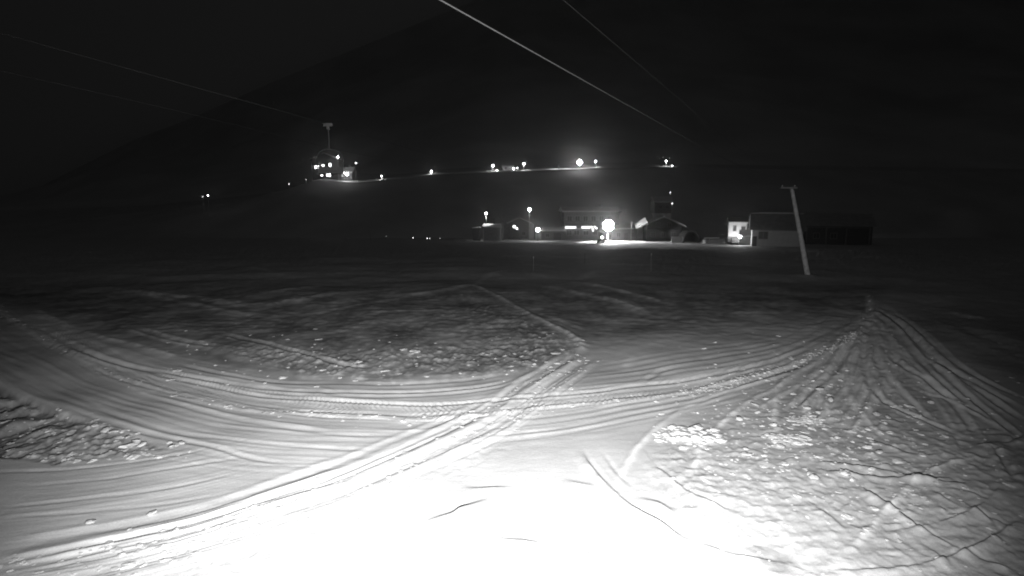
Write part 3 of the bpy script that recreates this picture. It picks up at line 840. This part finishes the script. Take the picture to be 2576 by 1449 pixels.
cable('lift_cable', 'dim lift cable that carries the empty chair on the left', [tuple(K0-(CH-K0)*0.8), tuple(K0), tuple(CH), tuple(K1), tuple(K1+(K1-CH)*0.5)], 0.012, 'lift cables over the slope', 'farrope')
J0, J1 = at(525,296,37), at(1000,402,130)
cable('lift_cable', 'dim lower lift cable left of and below the hanging chair', cpts(J0, J1, 0.4), 0.008, 'lift cables over the slope', 'farrope')

ch = thing('lift_chair', 'empty lift chair hanging from the cable with a long stem and arched frame', 'lift chair', CH, math.radians(14))
obj('grip', MB().box(-0.35,0.35,-0.12,0.12,-0.16,0.10).box(-0.12,0.12,-0.16,0.16,-0.4,-0.16), M['chairsteel'], ch)
obj('hanger', MB().tube([(0,0,-0.3),(0.02,0,-1.2),(0,0,-2.0)], 0.06, 8), M['chairsteel'], ch)
arch = [(1.0*math.cos(PI*k/14), 0, -2.75+0.8*math.sin(PI*k/14)) for k in range(15)]
obj('frame', MB().tube([(1.0,0,-3.9)]+[(1.0,0,-3.4)]+arch+[(-1.0,0,-3.4),(-1.0,0,-3.9)], 0.05, 8), M['chairsteel'], ch)
for x in (-0.72,-0.24,0.24,0.72):
    obj('seat', MB().poly([(x-.22,-.5,-3.92),(x+.22,-.5,-3.92),(x+.22,-.5,-3.84),(x-.22,-.5,-3.84)],[(x-.22,.02,-3.98),(x+.22,.02,-3.98),(x+.22,.02,-3.88),(x-.22,.02,-3.88)]), M['seat'], ch)
    obj('backrest', MB().poly([(x-.22,.03,-3.85),(x+.22,.03,-3.85),(x+.22,.11,-3.85),(x-.22,.11,-3.85)],[(x-.22,.2,-3.35),(x+.22,.2,-3.35),(x+.22,.27,-3.35),(x-.22,.27,-3.35)]), M['seat'], ch)
obj('safety_bar', MB().tube([(-1.0,0,-3.4),(-0.62,-0.5,-3.75),(0.62,-0.5,-3.75),(1.0,0,-3.4)], 0.03, 6), M['chairsteel'], ch)
obj('footrest', MB().tube([(-0.5,-0.45,-3.76),(-0.55,-0.75,-4.55),(0.55,-0.75,-4.55),(0.5,-0.45,-3.76)], 0.028, 6), M['chairsteel'], ch)

# ------------------------------------------------------------------ the leaning timber pole on the right
g = ground_at(2031, 695)
pb = Vector((g[0], g[1], gz(*g))); Yp = g[1]
pt = at(1992, 474, Yp)
pl = thing('utility_pole', 'leaning grey timber pole with a short crossarm, alone on the dark snow', 'pole', pb)
loc = pt-pb
obj('shaft', MB().tube([tuple(loc*k) for k in (-0.05,0,0.25,0.5,0.75,1.0)], [0.25,0.24,0.22,0.2,0.18,0.16], 12), M['pole'], pl, True)
ax = at(1962,470,Yp)-pb; bx = at(2003,469,Yp)-pb
obj('crossarm', MB().box(ax.x, bx.x, loc.y-0.24, loc.y-0.08, loc.z-0.02, loc.z+0.13), M['wood'], pl)
for f in (0.1, 0.85):
    x = ax.x+(bx.x-ax.x)*f
    obj('insulator', MB().lathe([(0.03,0.13),(0.06,0.16),(0.05,0.22),(0.07,0.26),(0.03,0.32)], (x, loc.y-0.16, loc.z), 10), M['frame'], pl, True)
q = loc*0.18
obj('steel_band', MB().lathe([(0.245,-0.06),(0.26,-0.05),(0.26,0.05),(0.245,0.06)], tuple(q), 12), M['steel'], pl)

# ------------------------------------------------------------------ right-hand house and its neighbours
h1 = on_ground(1953, 121)
hs = chalet('house', 'long low house with pale walls and a dark roof behind the leaning pole', 'house', h1, math.radians(-21), 9.8, 9, 3.75, 3.0, 'x', 'plaster', 'roof', 0.0, 0.55,
       wins=[(-2.7, 1.6, 1.75, 1.5)], door=(-4.35, 0.85, 2.1), chimney=False)
rs = MB()
obj('ridge_snow', MB().tube([(-5.2,4.5,6.95),(-2,4.5,7.0),(1,4.5,6.97),(5.2,4.5,6.95)], [0.12,0.2,0.2,0.12], 8), M['roofsnow'], hs)
h2 = on_ground(2105, 133)
bn = chalet('barn', 'wide dim building with open posts right of the leaning pole', 'barn', h2, math.radians(-20), 14, 9, 4.6, 2.3, 'x', 'darkwood', 'roof', 0.0, 0.6, wins=[(-4.4,1.4,1.2,1.2),(-0.8,1.4,1.2,1.2)], chimney=False)
for x in (-6.6,-2.5,1.6,6.3): obj('post', MB().box(x-.14,x+.14,-1.0,-0.72,-0.3,3.9), M['wood'], bn)
obj('porch_beam', MB().box(-6.8,6.5,-1.02,-0.70,3.902,4.12), M['wood'], bn)

wh = chalet('white_house', 'small white house with two dark windows, lit from below by an unseen added lamp', 'house', on_ground(1864, 148), math.radians(-19), 6.4, 6, 5.3, 1.0, 'x', 'pwhite', 'roof', 0.0, 0.3,
            wins=[(-1.75,3.0,0.75,1.3,0,0,None,False),(0.35,2.8,0.9,1.3,0,0,None,False)], chimney=False)
obj('drainpipe', MB().tube([(1.35,-0.26,0),(1.35,-0.26,5.0)], 0.24, 8), M['darkwood'], wh)
light(wh, (-1.5,-4.2,0.6), 1300, (0.35,4.2,2.9), 100, 0.7, 0.15)  # unseen lamp added near the wall to brighten the white front
obj('plinth', MB().box(-3.32,3.32,-0.12,-0.004,-0.4,1.45), M['wood'], wh)
sd = chalet('shed', 'low dark shed in front of the white house', 'shed', on_ground(1889, 131), math.radians(-20), 4.6, 3.5, 2.1, 1.1, 'x', 'darkwood', 'roof', 0.0, 0.3, chimney=False, door=(0.6,0.9,1.8))
# low lamp in front of the white house
def low_lamp(px, py, Y, r, L, label, name='ground_lamp', cat='lamp', group=None, watts=0):
    b = on_ground(px, Y); p = at(px, py, Y); h = max(0.35, p.z-b.z)
    t = thing(name, label, cat, b, 0, group)
    obj('stand', MB().tube([(0,0,-0.2),(0,0,h-r*0.8)], 0.07, 8), M['black'], t)
    if watts: light(t, (0,-r-0.15,h+0.1), watts, None, r=0.2)
    obj('lamp_globe', MB().ball((0,0,h), r, 12, 8), emat(L), t, True)
    obj('lamp_cap', MB().lathe([(r*0.6,h+r*0.86),(r*0.62,h+r*0.92),(r*0.2,h+r*1.1)], n=10), M['black'], t)
    return t
low_lamp(1860, 596, 127.5, 0.36, 14, 'bright lamp near the ground between the white house and the shed', watts=420)
# snow bank and white barrier beside it
bk = on_ground(1795, 142)
bx_ = np.linspace(-3.6, 3.4, 40); by_ = np.linspace(-2.2, 2.2, 26)
BX, BY = np.meshgrid(bx_, by_, indexing='xy')
bh = (1.3+0.15*vnoise(BX*0.9, BY*0.9, 61))*np.clip(1-(BY/2.2)**2, 0, 1)**0.8*sstep(-3.6, -2.2, BX)*sstep(3.4, 2.6, BX)+vnoise(BX*2.3, BY*2.3, 62)*0.06-0.15
snow_bank = grid_object('snow_bank', BX+bk.x, BY+bk.y, bh+bk.z, M['roofsnow'])
fb = on_ground(1808, 138.5)
fnc = thing('barrier', 'low barrier with a white top rail along the lit snow bank', 'barrier', fb)
f0, f1 = at(1768,0,138.5).x-fb.x, at(1843,0,138.5).x-fb.x
zr = at(1808,598.5,138.5).z-fb.z
obj('rail', MB().box(f0+3.2, f1, -0.07, 0.07, zr-0.10, zr+0.10), M['rail'], fnc)
for px in (1786, 1823, 1841):
    x = at(px,600,138.5).x-fb.x
    obj('post', MB().box(x-0.09, x+0.09, 0.075, 0.22, -0.4, zr+0.05), M['wood'], fnc)

# arched shelter and the dark chalet right of the floodlight
ar = on_ground(1740, 146)
sh_ = thing('arched_shelter', 'dim round-topped shelter between the dark chalet and the lit snow bank', 'shelter', ar)
oa = [(2.3*math.cos(PI*k/16), 0, 3.1*math.sin(PI*k/16)) for k in range(17)]; ia = [(1.95*math.cos(PI*k/16), 0, 2.75*math.sin(PI*k/16)) for k in range(17)]
m = MB(); b0 = 0
for k in range(16):
    a, b, c, d = oa[k], oa[k+1], ia[k+1], ia[k]
    m.poly([a,b,c,d], [(q[0],5,q[2]) for q in (a,b,c,d)])
obj('shell', m, M['facade'], sh_)
obj('back_wall', MB().poly([(x,4.8,z) for x,_,z in ia],[(x,4.9,z) for x,_,z in ia]), M['darkwood'], sh_)
obj('side_panel', MB().box(-5.2,-2.35,0.2,0.35,-0.2,1.6), M['plaster'], sh_)

dc = chalet('dark_chalet', 'dark timber chalet whose snowy left roof edge catches the floodlight', 'house', on_ground(1668, 168), math.radians(-9), 10.5, 9, 4.3, 2.4, 'y', 'darkwood', 'roof', 0.3, 1.1,
       wins=[(-2.9,1.0,1.2,1.3),(0.0,1.0,1.2,1.3),(2.9,1.0,1.2,1.3),(-1.6,3.9,1.0,1.2),(1.6,3.9,1.0,1.2)], chimney=True)
balcony(dc, -4.8, 4.8, 3.4, 1.0, 16)
le = on_ground(1612, 163)
lt = thing('lean_to', 'lean-to porch with a bright slanting snow roof beside the floodlight', 'porch', le)
obj('roof', MB().poly([(-1.6,-1,3.35),(1.6,-1,5.0),(1.6,-1,5.15),(-1.6,-1,3.5)],[(-1.6,2.4,4.5),(1.6,2.4,6.15),(1.6,2.4,6.3),(-1.6,2.4,4.65)]), M['roof'], lt)
obj('snow_cover', MB().poly([(-1.55,-0.95,3.52),(1.55,-0.95,5.13),(1.5,-0.95,5.42),(-1.5,-0.95,3.8)],[(-1.55,2.35,4.67),(1.55,2.35,6.28),(1.5,2.35,6.57),(-1.5,2.35,4.95)]), M['roofsnow'], lt)
for x, z in ((-1.4,3.4),(1.4,4.85)):
    for y in (-0.8, 2.2): obj('post', MB().box(x-.09,x+.09,y-.09,y+.09,-0.4,z), M['wood'], lt)
up_ = chalet('upper_chalet', 'small dim chalet on the slope above and behind the dark chalet', 'house', (at(1668,520,205).x, 205, at(1668,520,205).z-1.5), 0.0, 6, 6, 3.2, 1.6, 'x', 'wood', 'roof', 0.25, 0.6, wins=[(-0.9,0.9,1.0,1.1),(1.5,0.9,1.0,1.1)], chimney=False)
M_up = at(1668,520,205)
obj('foundation', MB().box(-3.0,3.0,0.0,6.0,-9.0,-0.805), M['plaster'], up_)

# ------------------------------------------------------------------ the hotel
hp = on_ground(1487, 172)
ht_ = chalet('hotel', 'two-storey hotel with a lit ground-floor front behind the big floodlight', 'hotel', hp, 0.0, 16.5, 11, 8.4, 1.0, 'x', 'facade', 'roof', 0.3, 0.7,
        wins=[(x, 5.7, 1.3, 1.4) for x in (-6.6,-4.2,-1.8,0.6,3.0,5.4)] + [(-6.7, 1.55, 1.5, 1.2), (-4.4,1.55,1.5,1.2), (-1.6,1.55,1.5,1.2), (1.2,1.55,1.2,1.2)], chimney=True, door=(3.4,1.2,2.3))
balcony(ht_, -8.0, 8.0, 4.75, 1.2, 30)
for x0, x1, z in ((-8.0,-4.7,3.72),(-3.1,-0.55,3.72)):
    c = obj('light_strip_housing', MB().box(x0-0.08, x1+0.08, -1.15, -0.75, z+0.42, z+0.55), M['black'], ht_)
    obj('light_strip', MB().box(x0, x1, -1.2, -0.8, z-0.28, z+0.415), emat(1.6), c)
obj('canopy_beam', MB().box(-4.6,-3.2,-1.1,-0.9,3.3,3.5), M['rail'], ht_)
for x, z in ((-0.1,3.9),(0.9,3.95),(1.45,3.55),(0.35,3.2),(0.4,2.75)):
    k = obj('bracket', MB().box(x-.03,x+.03,-0.5,-0.003,z-.03,z+.03), M['black'], ht_)
    obj('wall_lamp', MB().ball((x,-0.62,z), 0.24 if z > 2.9 else 0.16, 10, 7), emat(4), k, True)
an = on_ground(1570, 170)
ax_ = chalet('annexe', 'low annexe right of the hotel lit by the floodlight', 'annexe', an, 0.0, 7.5, 6, 3.3, 1.1, 'x', 'facade', 'roof', 0.3, 0.5, wins=[(-1.7,1.0,1.2,1.2),(2.6,1.0,0.9,1.3)], door=(0.5,1.1,2.1), chimney=False)

# big floodlight and the little post in front of it
floodlight(1530, 567, 158, gz(at(1530,567,158).x, 158), [3,5,5,5,3], 0.52, 68, 'blazing bank of floodlights on a mast before the hotel')
fl_ = bpy.data.objects['floodlight']; fh_ = at(1530,567,158).z-fl_.location.z
light(fl_, (0,-0.7,fh_-0.3), 30000, (0.12,-0.40,-1), 136, 0.15, 0.3)
light(fl_, (1.6,-0.2,fh_), 9000, (8,4.2,0.25), 26, 0.5, 0.2)  # extra spot on the mast, added to brighten the lean-to roof
light(fl_, (-1.6,-0.2,fh_+0.3), 220, (-8,9,1.5), 110, 0.8, 0.2)
pp_ = on_ground(1512, 144)
lb = thing('light_post', 'stubby dark post with a round lamp, silhouetted against the floodlit snow', 'post', pp_)
obj('base', MB().lathe([(1.15,-0.3),(1.1,0.25),(0.85,0.55),(0.55,0.9),(0.42,1.1)], n=14), M['black'], lb)
obj('column', MB().lathe([(0.42,1.1),(0.34,1.6),(0.34,2.5),(0.3,2.7)], n=12), M['black'], lb)
obj('sign_board', MB().box(-0.75,-0.30,-0.1,0.1,1.5,3.0), M['darkwood'], lb)
zl = at(1513,597,143.5).z-pp_.z
kk = obj('lamp_bracket', MB().box(0.0,0.2,-0.6,-0.3,zl-0.08,zl+0.08), M['black'], lb)
obj('lamp_globe', MB().ball((0.1,-0.85,zl), 0.30, 12, 8), emat(12), kk, True)
# tall lit pole right of the flood, shrub-like bare tree beside it
tp = on_ground(1587, 161)
t_ = thing('flag_pole', 'tall thin pole standing right of the big floodlight', 'pole', tp)
obj('shaft', MB().tube([(0,0,-0.3),(0,0,5.2)], [0.13,0.08], 8), M['steel'], t_)
obj('finial', MB().ball((0,0,5.28), 0.12, 8, 6), M['steel'], t_)
bare_tree(1600, 164, 4.2, 'small bare tree lit from the left by the floodlight', 5)
bare_tree(1242, 172, 6.5, 'bare tree standing above the lit shelter roof', 6)
bare_tree(1264, 168, 7.5, 'tall bare tree right of the lit shelter roof', 7)
bare_tree(1307, 176, 5.5, 'bare tree behind the low bright lamp, left of it', 8)
bare_tree(1345, 178, 7.0, 'bare tree behind and above the low bright lamp', 9)

# ------------------------------------------------------------------ left half of the village
low_lamp(1353, 578, 160, 0.62, 14, 'large glowing lamp low over the snow left of the hotel', 'yard_lamp', watts=650)
gb = chalet('garage', 'low pale garage behind the glowing lamp, left of the hotel', 'garage', on_ground(1392, 172), 0.0, 7, 5, 2.6, 0.7, 'x', 'facade', 'roof', 0.35, 0.4, wins=[(-1.8,0.9,1.0,0.9)], door=(1.2,2.2,2.1), chimney=False)
lamp_post(1223, 537, 165, gz(at(1223,537,165).x,165), 0.34, 25, 'street lamp with a small round globe, left of the bare trees', 'street lamps in the village', watts=700, deg=90)
lamp_post(1332, 527, 165, gz(at(1332,527,165).x,165), 0.42, 25, 'street lamp with a round globe above the glowing yard lamp', 'street lamps in the village', watts=150, deg=90)
s0 = on_ground(1238, 163)
ss_ = thing('shelter', 'flat-roofed shelter with bright snow on its roof under the left street lamp', 'shelter', s0)
zz = at(1238,571,163).z-s0.z
obj('roof', MB().box(-2.7,2.7,-1.4,1.4,zz-0.25,zz), M['roof'], ss_)
obj('snow_cover', MB().poly([(-2.6,-1.35,zz+.003),(2.6,-1.35,zz+.003),(2.6,-1.35,zz+.25),(-2.6,-1.35,zz+.12)],[(-2.6,1.35,zz+.003),(2.6,1.35,zz+.003),(2.6,1.35,zz+.95),(-2.6,1.35,zz+.8)]), M['roofsnow'], ss_)
obj('back_wall', MB().box(-2.5,2.5,1.1,1.25,-0.4,zz-0.255), M['wood'], ss_)
for x in (-2.4,2.4): obj('post', MB().box(x-.08,x+.08,-1.2,-1.04,-0.4,zz-0.255), M['steel'], ss_)
s1 = on_ground(1199, 164)
s2_ = thing('hut', 'small hut with a lit snowy roof left of the flat-roofed shelter', 'hut', s1)
zz = at(1199,574,164).z-s1.z
obj('wall', MB().box(-1.0,1.0,-0.8,0.8,-0.4,zz-0.2), M['wood'], s2_)
obj('roof', MB().poly([(-1.25,-1.0,zz-0.195),(1.25,-1.0,zz-0.0),(1.25,-1.0,zz+.08),(-1.25,-1.0,zz-0.1)],[(-1.25,1.0,zz-0.195),(1.25,1.0,zz),(1.25,1.0,zz+.08),(-1.25,1.0,zz-0.1)]), M['roof'], s2_)
obj('snow_cover', MB().poly([(-1.2,-.95,zz-0.095),(1.2,-.95,zz+.085),(1.2,-.95,zz+.40),(-1.2,-.95,zz+0.2)],[(-1.2,.95,zz-0.095),(1.2,.95,zz+.085),(1.2,.95,zz+.4),(-1.2,.95,zz+.2)]), M['roofsnow'], s2_)
ch2 = chalet('chalet', 'dim chalet with two small lit windows between the bare trees', 'house', on_ground(1306, 184), 0.0, 7, 6, 5.0, 1.6, 'y', 'wood', 'roof', 0.3, 0.7,
       wins=[(-1.6,3.6,0.7,0.7,0,6,None,False),(-0.7,3.1,0.6,0.5,0,5,None,False),(1.5,1.2,1.0,1.1)], chimney=False)
for i, (px, py, r, L, lb_) in enumerate(((1039,598,0.07,12,'tiny marker light on the dark flat, leftmost of the close row'), (1075,600,0.08,12,'tiny marker light, left one of the close pair'),
                         (1081,601.5,0.07,8,'tiny marker light, right one of the close pair'), (1107,600,0.05,4,'faint marker light right of the close pair'), (971,594,0.05,4,'faint marker light farthest out on the dark flat'))):
    low_lamp(px, py, 176, r, L, lb_, 'marker_light', 'marker light', 'tiny marker lights on the flat')

# ------------------------------------------------------------------ the lit ridge
def rz(px): 
    x = at(px, 430, RIDGE_Y+6).x
    return float(hill_z(x, RIDGE_Y+6))
RL = 30
for px, py, r, L, lb_ in ((1085,431,0.42,RL,'ridge street lamp standing alone over a faint lit strip, left end of the terrace'),
                  (1240,417,0.48,RL,'ridge street lamp above two small ground lights'),
                  (1318,412,0.46,RL,'ridge street lamp over the brightest strip of snow'),
                  (1498,406,0.48,RL*.6,'ridge street lamp just right of the dazzling ridge floodlight'),
                  (1676,405,0.34,RL,'small ridge street lamp at the far right end'),
                  (960,443,0.30,RL*.6,'small ridge street lamp just right of the hillside houses')):
    lamp_post(px, py, RIDGE_Y+6, rz(px), r, L, lb_, 'street lamps along the ridge', watts=1200*r, deg=135)
floodlight(1458, 409, RIDGE_Y+3, rz(1458), [1,3,1], 0.75, 110, 'dazzling floodlight on the ridge above the hotel')
rf_ = bpy.data.objects['floodlight.001']; rh_ = at(1458,409,RIDGE_Y+3).z-rf_.location.z
light(rf_, (0,-0.6,rh_-0.5), 1500, (0,-0.45,-1), 110, 0.6, 0.3)
for px_, w_ in ((1395,900),(1425,900)):
    light(rf_, (at(px_,410,RIDGE_Y+3).x-rf_.location.x, 1.2, rh_-0.2), w_, (0,0.3,-1), 140, 0.6, 0.3)
for px, py, r, L, lb_ in ((1250,428,0.24,25,'small low light right below the ridge lamp'), (1292,424.5,0.40,25,'larger low light on the ridge left of the bright strip'),
                  (1301,422.5,0.20,25,'smaller low light right beside the larger one on the ridge'), (1691,417,0.34,10,'low dim light under the rightmost ridge lamp')):
    x = at(px, py, RIDGE_Y+2).x; b = Vector((x, RIDGE_Y+2, float(hill_z(x, RIDGE_Y+2)))); h = max(r*1.2, at(px,py,RIDGE_Y+2).z-b.z)
    t = thing('ground_lamp', lb_, 'lamp', b, 0, 'low lights on the ridge')
    obj('stand', MB().tube([(0,0,-0.2),(0,0,h-r*.8)], 0.08, 6), M['black'], t)
    obj('lamp_globe', MB().ball((0,0,h), r, 10, 7), emat(L), t, True)
    obj('lamp_cap', MB().lathe([(r*.6,h+r*.86),(r*.62,h+r*.92),(r*.2,h+r*1.1)], n=8), M['black'], t)
x = at(1406, 420, RIDGE_Y+5).x
t = thing('ridge_mast', 'thin unlit mast on the ridge between the bright strips of snow', 'mast', (x, RIDGE_Y+5, float(hill_z(x, RIDGE_Y+5))))
obj('pole', MB().tube([(0,0,-0.3),(0,0,2.6)], [0.16,0.12], 8), M['steel'], t)
obj('head', MB().box(-0.2,0.2,-0.2,0.2,2.605,3.0), M['plaster'], t)
x = at(1278, 425, RIDGE_Y+8).x
chalet('ridge_hut', 'low pale hut on the ridge left of the low lights', 'hut', (x, RIDGE_Y+8, float(hill_z(x, RIDGE_Y+8))), 0, 5, 4, 1.7, 0.8, 'x', 'plaster', 'roof', 0.2, 0.4, wins=[(-1,0.6,0.8,0.7)], chimney=False)

# hillside houses behind the chair
def hz(px, Y):
    x = at(px, 440, Y).x; return Vector((x, Y, float(hill_z(x, Y))))
HY = RIDGE_Y+7
a = hz(818, HY)
zf = lambda py: at(818, py, HY).z-a.z
xf = lambda px: at(px, 430, HY).x-a.x
chA = chalet('hillside_house', 'hillside house behind the chair with a row of blazing upper windows', 'house', a, 0, 12, 8, 9.0, 2.6, 'y', 'darkwood', 'roof', 0.3, 0.7,
       wins=[(xf(798), zf(424), 1.9, 1.3, 0, 7, None, False), (xf(813.5), zf(419.5), 0.9, 1.0, 0, 7, None, False), (xf(831), zf(420), 0.9, 1.6, 0, 7, None, False),
             (xf(826), zf(444), 1.8, 1.5, 0, 7, None, False), (xf(809), zf(443), 1.0, 0.6, 0, 5, None, False)], chimney=False)
b = hz(868, HY)
chB = chalet('hillside_house', 'smaller hillside house right of the chair with a bright corner lamp', 'house', b, 0, 6.5, 6, 3.8, 1.8, 'x', 'facade', 'roof', 0.3, 0.6,
       wins=[(-1.2, 1.5, 0.9, 1.4, 0, 0.25, None, False), (0.4, 2.2, 1.0, 0.7, 0, 0.25, None, False)], chimney=True)
lamp_post(850, 395, HY-2, hz(850, HY-2).z, 0.40, 25, 'tall street lamp over the hillside houses behind the chair', 'lamps by the hillside houses', watts=60)
lamp_post(873, 438, HY-4, hz(873, HY-4).z, 0.62, 30, 'brightest street lamp by the hillside houses', 'lamps by the hillside houses', watts=260)
lamp_post(866, 435, HY-3, hz(866, HY-3).z, 0.22, 25, 'small lamp left of the brightest hillside lamp', 'lamps by the hillside houses')
lamp_post(895, 410, HY+2, hz(895, HY+2).z, 0.22, 25, 'tiny high lamp right of the hillside houses', 'lamps by the hillside houses')
# lights on the slope to the left and above the dark chalet
for px, py, Y, r, L, lb_ in ((523,492,225,0.22,20,'lone light on the dark slope left of the chair'), (510,495,226,0.10,8,'faint light beside the lone one on the dark left slope'),
                             (727,463,250,0.16,5,'faint light on the slope just left of the hillside houses'), (770,452,254,0.14,3,'very faint light at the foot of the hillside houses'),
                             (1686,486,228,0.28,25,'small light high on the slope above the dark chalet'), (1691,512,212,0.20,6,'dim light beside the small upper chalet')):
    p = at(px, py, Y); z0 = float(hill_z(p.x, Y))
    z0 = min(z0, p.z-1.2)
    lamp_post(px, py, Y, z0, r, L, lb_, 'scattered lights on the dark slopes')

# ------------------------------------------------------------------ marker stakes on the snow
for px, py0, py1, lb_ in ((1342,682,650,'thin marker stake left of the centre on the dim snow'), (1471,660,637,'thin marker stake in front of the hotel'), (1637,682,642,'thick marker stake left of the pole, before the dark chalet'), (932,604,578,'pale stake at the far edge of the dark flat')):
    gx, gy = ground_at(px, py0); z0 = gz(gx, gy); h = at(px, py1, gy).z-z0
    t = thing('marker_stake', lb_, 'stake', (gx, gy, z0), 0, 'marker stakes in the snow')
    obj('rod', MB().tube([(0,0,-0.3),(0,0,h)], [0.035,0.025], 6), M['wood'], t)
    obj('tip', MB().lathe([(0.03,h),(0.045,h+0.02),(0.045,h+0.16),(0.02,h+0.19)], n=8), M['rail'], t)

# ------------------------------------------------------------------ snow clumps
def clump_mesh(seed, n=1):
    r = random.Random(seed); m = MB()
    for q in range(n):
        c = (max(-1, min(1, r.gauss(0, .5))), max(-.8, min(.8, r.gauss(0, .4))), r.uniform(0, .22)*r.random()) if n > 1 else (0, 0, 0)
        R = (min(.3, .05+abs(r.gauss(0, .09))) if n > 1 else 1.0)
        b = len(m.v)
        m.ball((c[0], c[1], c[2]+0.15*R), R, 7 if n > 1 else 9, 4 if n > 1 else 6, 0.62)
        for i in range(b, len(m.v)):
            v = Vector(m.v[i]); d = v-Vector((c[0], c[1], c[2]))
            k = 1+0.28*math.sin(7*d.x/R+seed+q)*math.cos(6*d.y/R+q)+0.16*math.sin(11*d.z/R+3*d.x/R)
            m.v[i] = tuple(Vector((c[0], c[1], c[2]))+d*k)
    return m
protos = []
for s_ in range(6):
    m = clump_mesh(s_*3+1); me = bpy.data.meshes.new('snow_clump')
    me.from_pydata(m.v, [], m.f); me.polygons.foreach_set('use_smooth', [True]*len(me.polygons)); me.materials.append(M['clump']); protos.append(me)
big = [(6,650,475),(6,735,478),(6,475,495),(6,475,535),(6,615,552),(6,1165,412),(6,1385,200),(6,1550,262),(6,1465,240),(6,550,165),(6,565,222),(6,430,272),(6,625,118),(6,1030,60),(6,690,325),
       (6,940,200),(6,1030,225),(6,1115,135),(3,245,838),(3,245,672),(3,160,722),(3,1115,997),(3,1030,1045),(3,985,960),(3,1195,955),(3,1240,885),(3,1055,885),(4,870,372),(4,795,352),(4,960,405),(4,1030,432),(4,1370,452),(4,1295,475),
       (4,1140,985),(4,680,1052),(4,450,182),(4,725,322),(4,1075,460),(6,1480,530),(6,1390,490),(6,990,720),(6,1220,700),(6,960,690),(3,640,960),(3,590,935)]
for c_, u, v in big:
    x, y = ground_at(*D(c_, u, v)); sz = rnd.uniform(0.05, 0.085)*(1+0.015*y)
    o = bpy.data.objects.new('snow_clump', rnd.choice(protos)); C.objects.link(o)
    o.location = (x, y, gz(x, y)+sz*0.12); o.rotation_euler = (rnd.uniform(-.3,.3), rnd.uniform(-.3,.3), rnd.uniform(0, 6.28)); o.scale = (sz*rnd.uniform(1.0,1.8), sz, sz*rnd.uniform(.35,.6))
    tag(o, 'loose rounded clump of snow lying on the tracked snow', 'snow clump', 'loose snow clumps on the slope')
for c_, u, v, lb_ in ((6,30,385,'broad crumbly heap of thrown snow beside the curved track'), (6,930,285,'crumbly snow heap in the middle of the ski fan'), (6,820,430,'low crumbled snow heap nearest the middle of the rough fan')):
    x, y = ground_at(*D(c_, u, v))
    m = clump_mesh(int(u)+3, 190)
    o = obj('snow_heap', m, M['clump'], None, False); sz = 0.36 if u > 40 else 0.62
    o.location = (x, y, gz(x, y)-0.01); o.scale = (sz*1.3, sz, sz*0.55)
    tag(o, lb_, 'snow heap')
# countless crumbs
V = []; Fc = []
tmpl = [clump_mesh(s_*5+2) for s_ in range(4)]
small = []
for s_ in range(4):
    m = MB(); m.ball((0,0,0.1), 1.0, 6, 4, 0.7); r = random.Random(s_)
    small.append((np.array(m.v)*np.array([[r.uniform(.6,1.35)] for _ in m.v]), m.f))
def crumb(x, y, sz):
    b = len(V); tv, tf = small[rnd.randrange(4)]
    a = rnd.uniform(0, 6.28); ca, sa = math.cos(a), math.sin(a); z = gz(x, y)
    sx, sy, s3 = sz*rnd.uniform(.8,2.0), sz, sz*rnd.uniform(.25,.6)
    for q in tv: V.append((x+(q[0]*sx*ca-q[1]*sy*sa), y+(q[0]*sx*sa+q[1]*sy*ca), z+q[2]*s3))
    for f in tf: Fc.append(tuple(b+i for i in f))
n_ = 0
while n_ < 800:
    px, py = rnd.uniform(1650, 2580), rnd.uniform(830, 1449)
    k = math.exp(-((px-2080-(py-1000)*0.1)/300)**2)*math.exp(-((py-1080)/170)**2)
    if rnd.random() > k+0.03: continue
    x, y = ground_at(px, py); crumb(x, y, abs(rnd.gauss(0, 0.028))+0.012); n_ += 1
for spec, cnt, sd_ in ((ROAD_LOW, 260, 0.22), ([(3,(1300,620),(1150,710),(900,800),(600,900),(300,985),(0,1040))], 260, 0.16), (R4, 220, 0.35), (R2, 120, 0.2)):
    p = path(spec)
    for _ in range(cnt):
        i = rnd.randrange(len(p)-1); t_0 = rnd.random(); q = p[i]*(1-t_0)+p[i+1]*t_0
        x, y = q[0]+rnd.gauss(0, sd_), q[1]+rnd.gauss(0, sd_)
        if y > 5: crumb(x, y, abs(rnd.gauss(0, 0.03))+0.015)
for _ in range(200):
    px, py = rnd.uniform(0, 480), rnd.uniform(1000, 1160)
    if py < 965+px*0.38-12 or py > 1170: continue
    x, y = ground_at(px, py); crumb(x, y, abs(rnd.gauss(0, 0.035))+0.02)
for _ in range(160):
    px = rnd.uniform(420, 1480); py = rnd.gauss(900, 35)
    x, y = ground_at(px, py)
    if 15 < y < 32: crumb(x, y, abs(rnd.gauss(0, 0.035))+0.025)
me = bpy.data.meshes.new('snow_crumbs'); me.from_pydata(V, [], Fc); me.materials.append(M['clump'])
o = bpy.data.objects.new('snow_crumbs', me); C.objects.link(o)
tag(o, 'countless small crumbs of snow strewn along the tracks', 'snow', None, 'stuff')
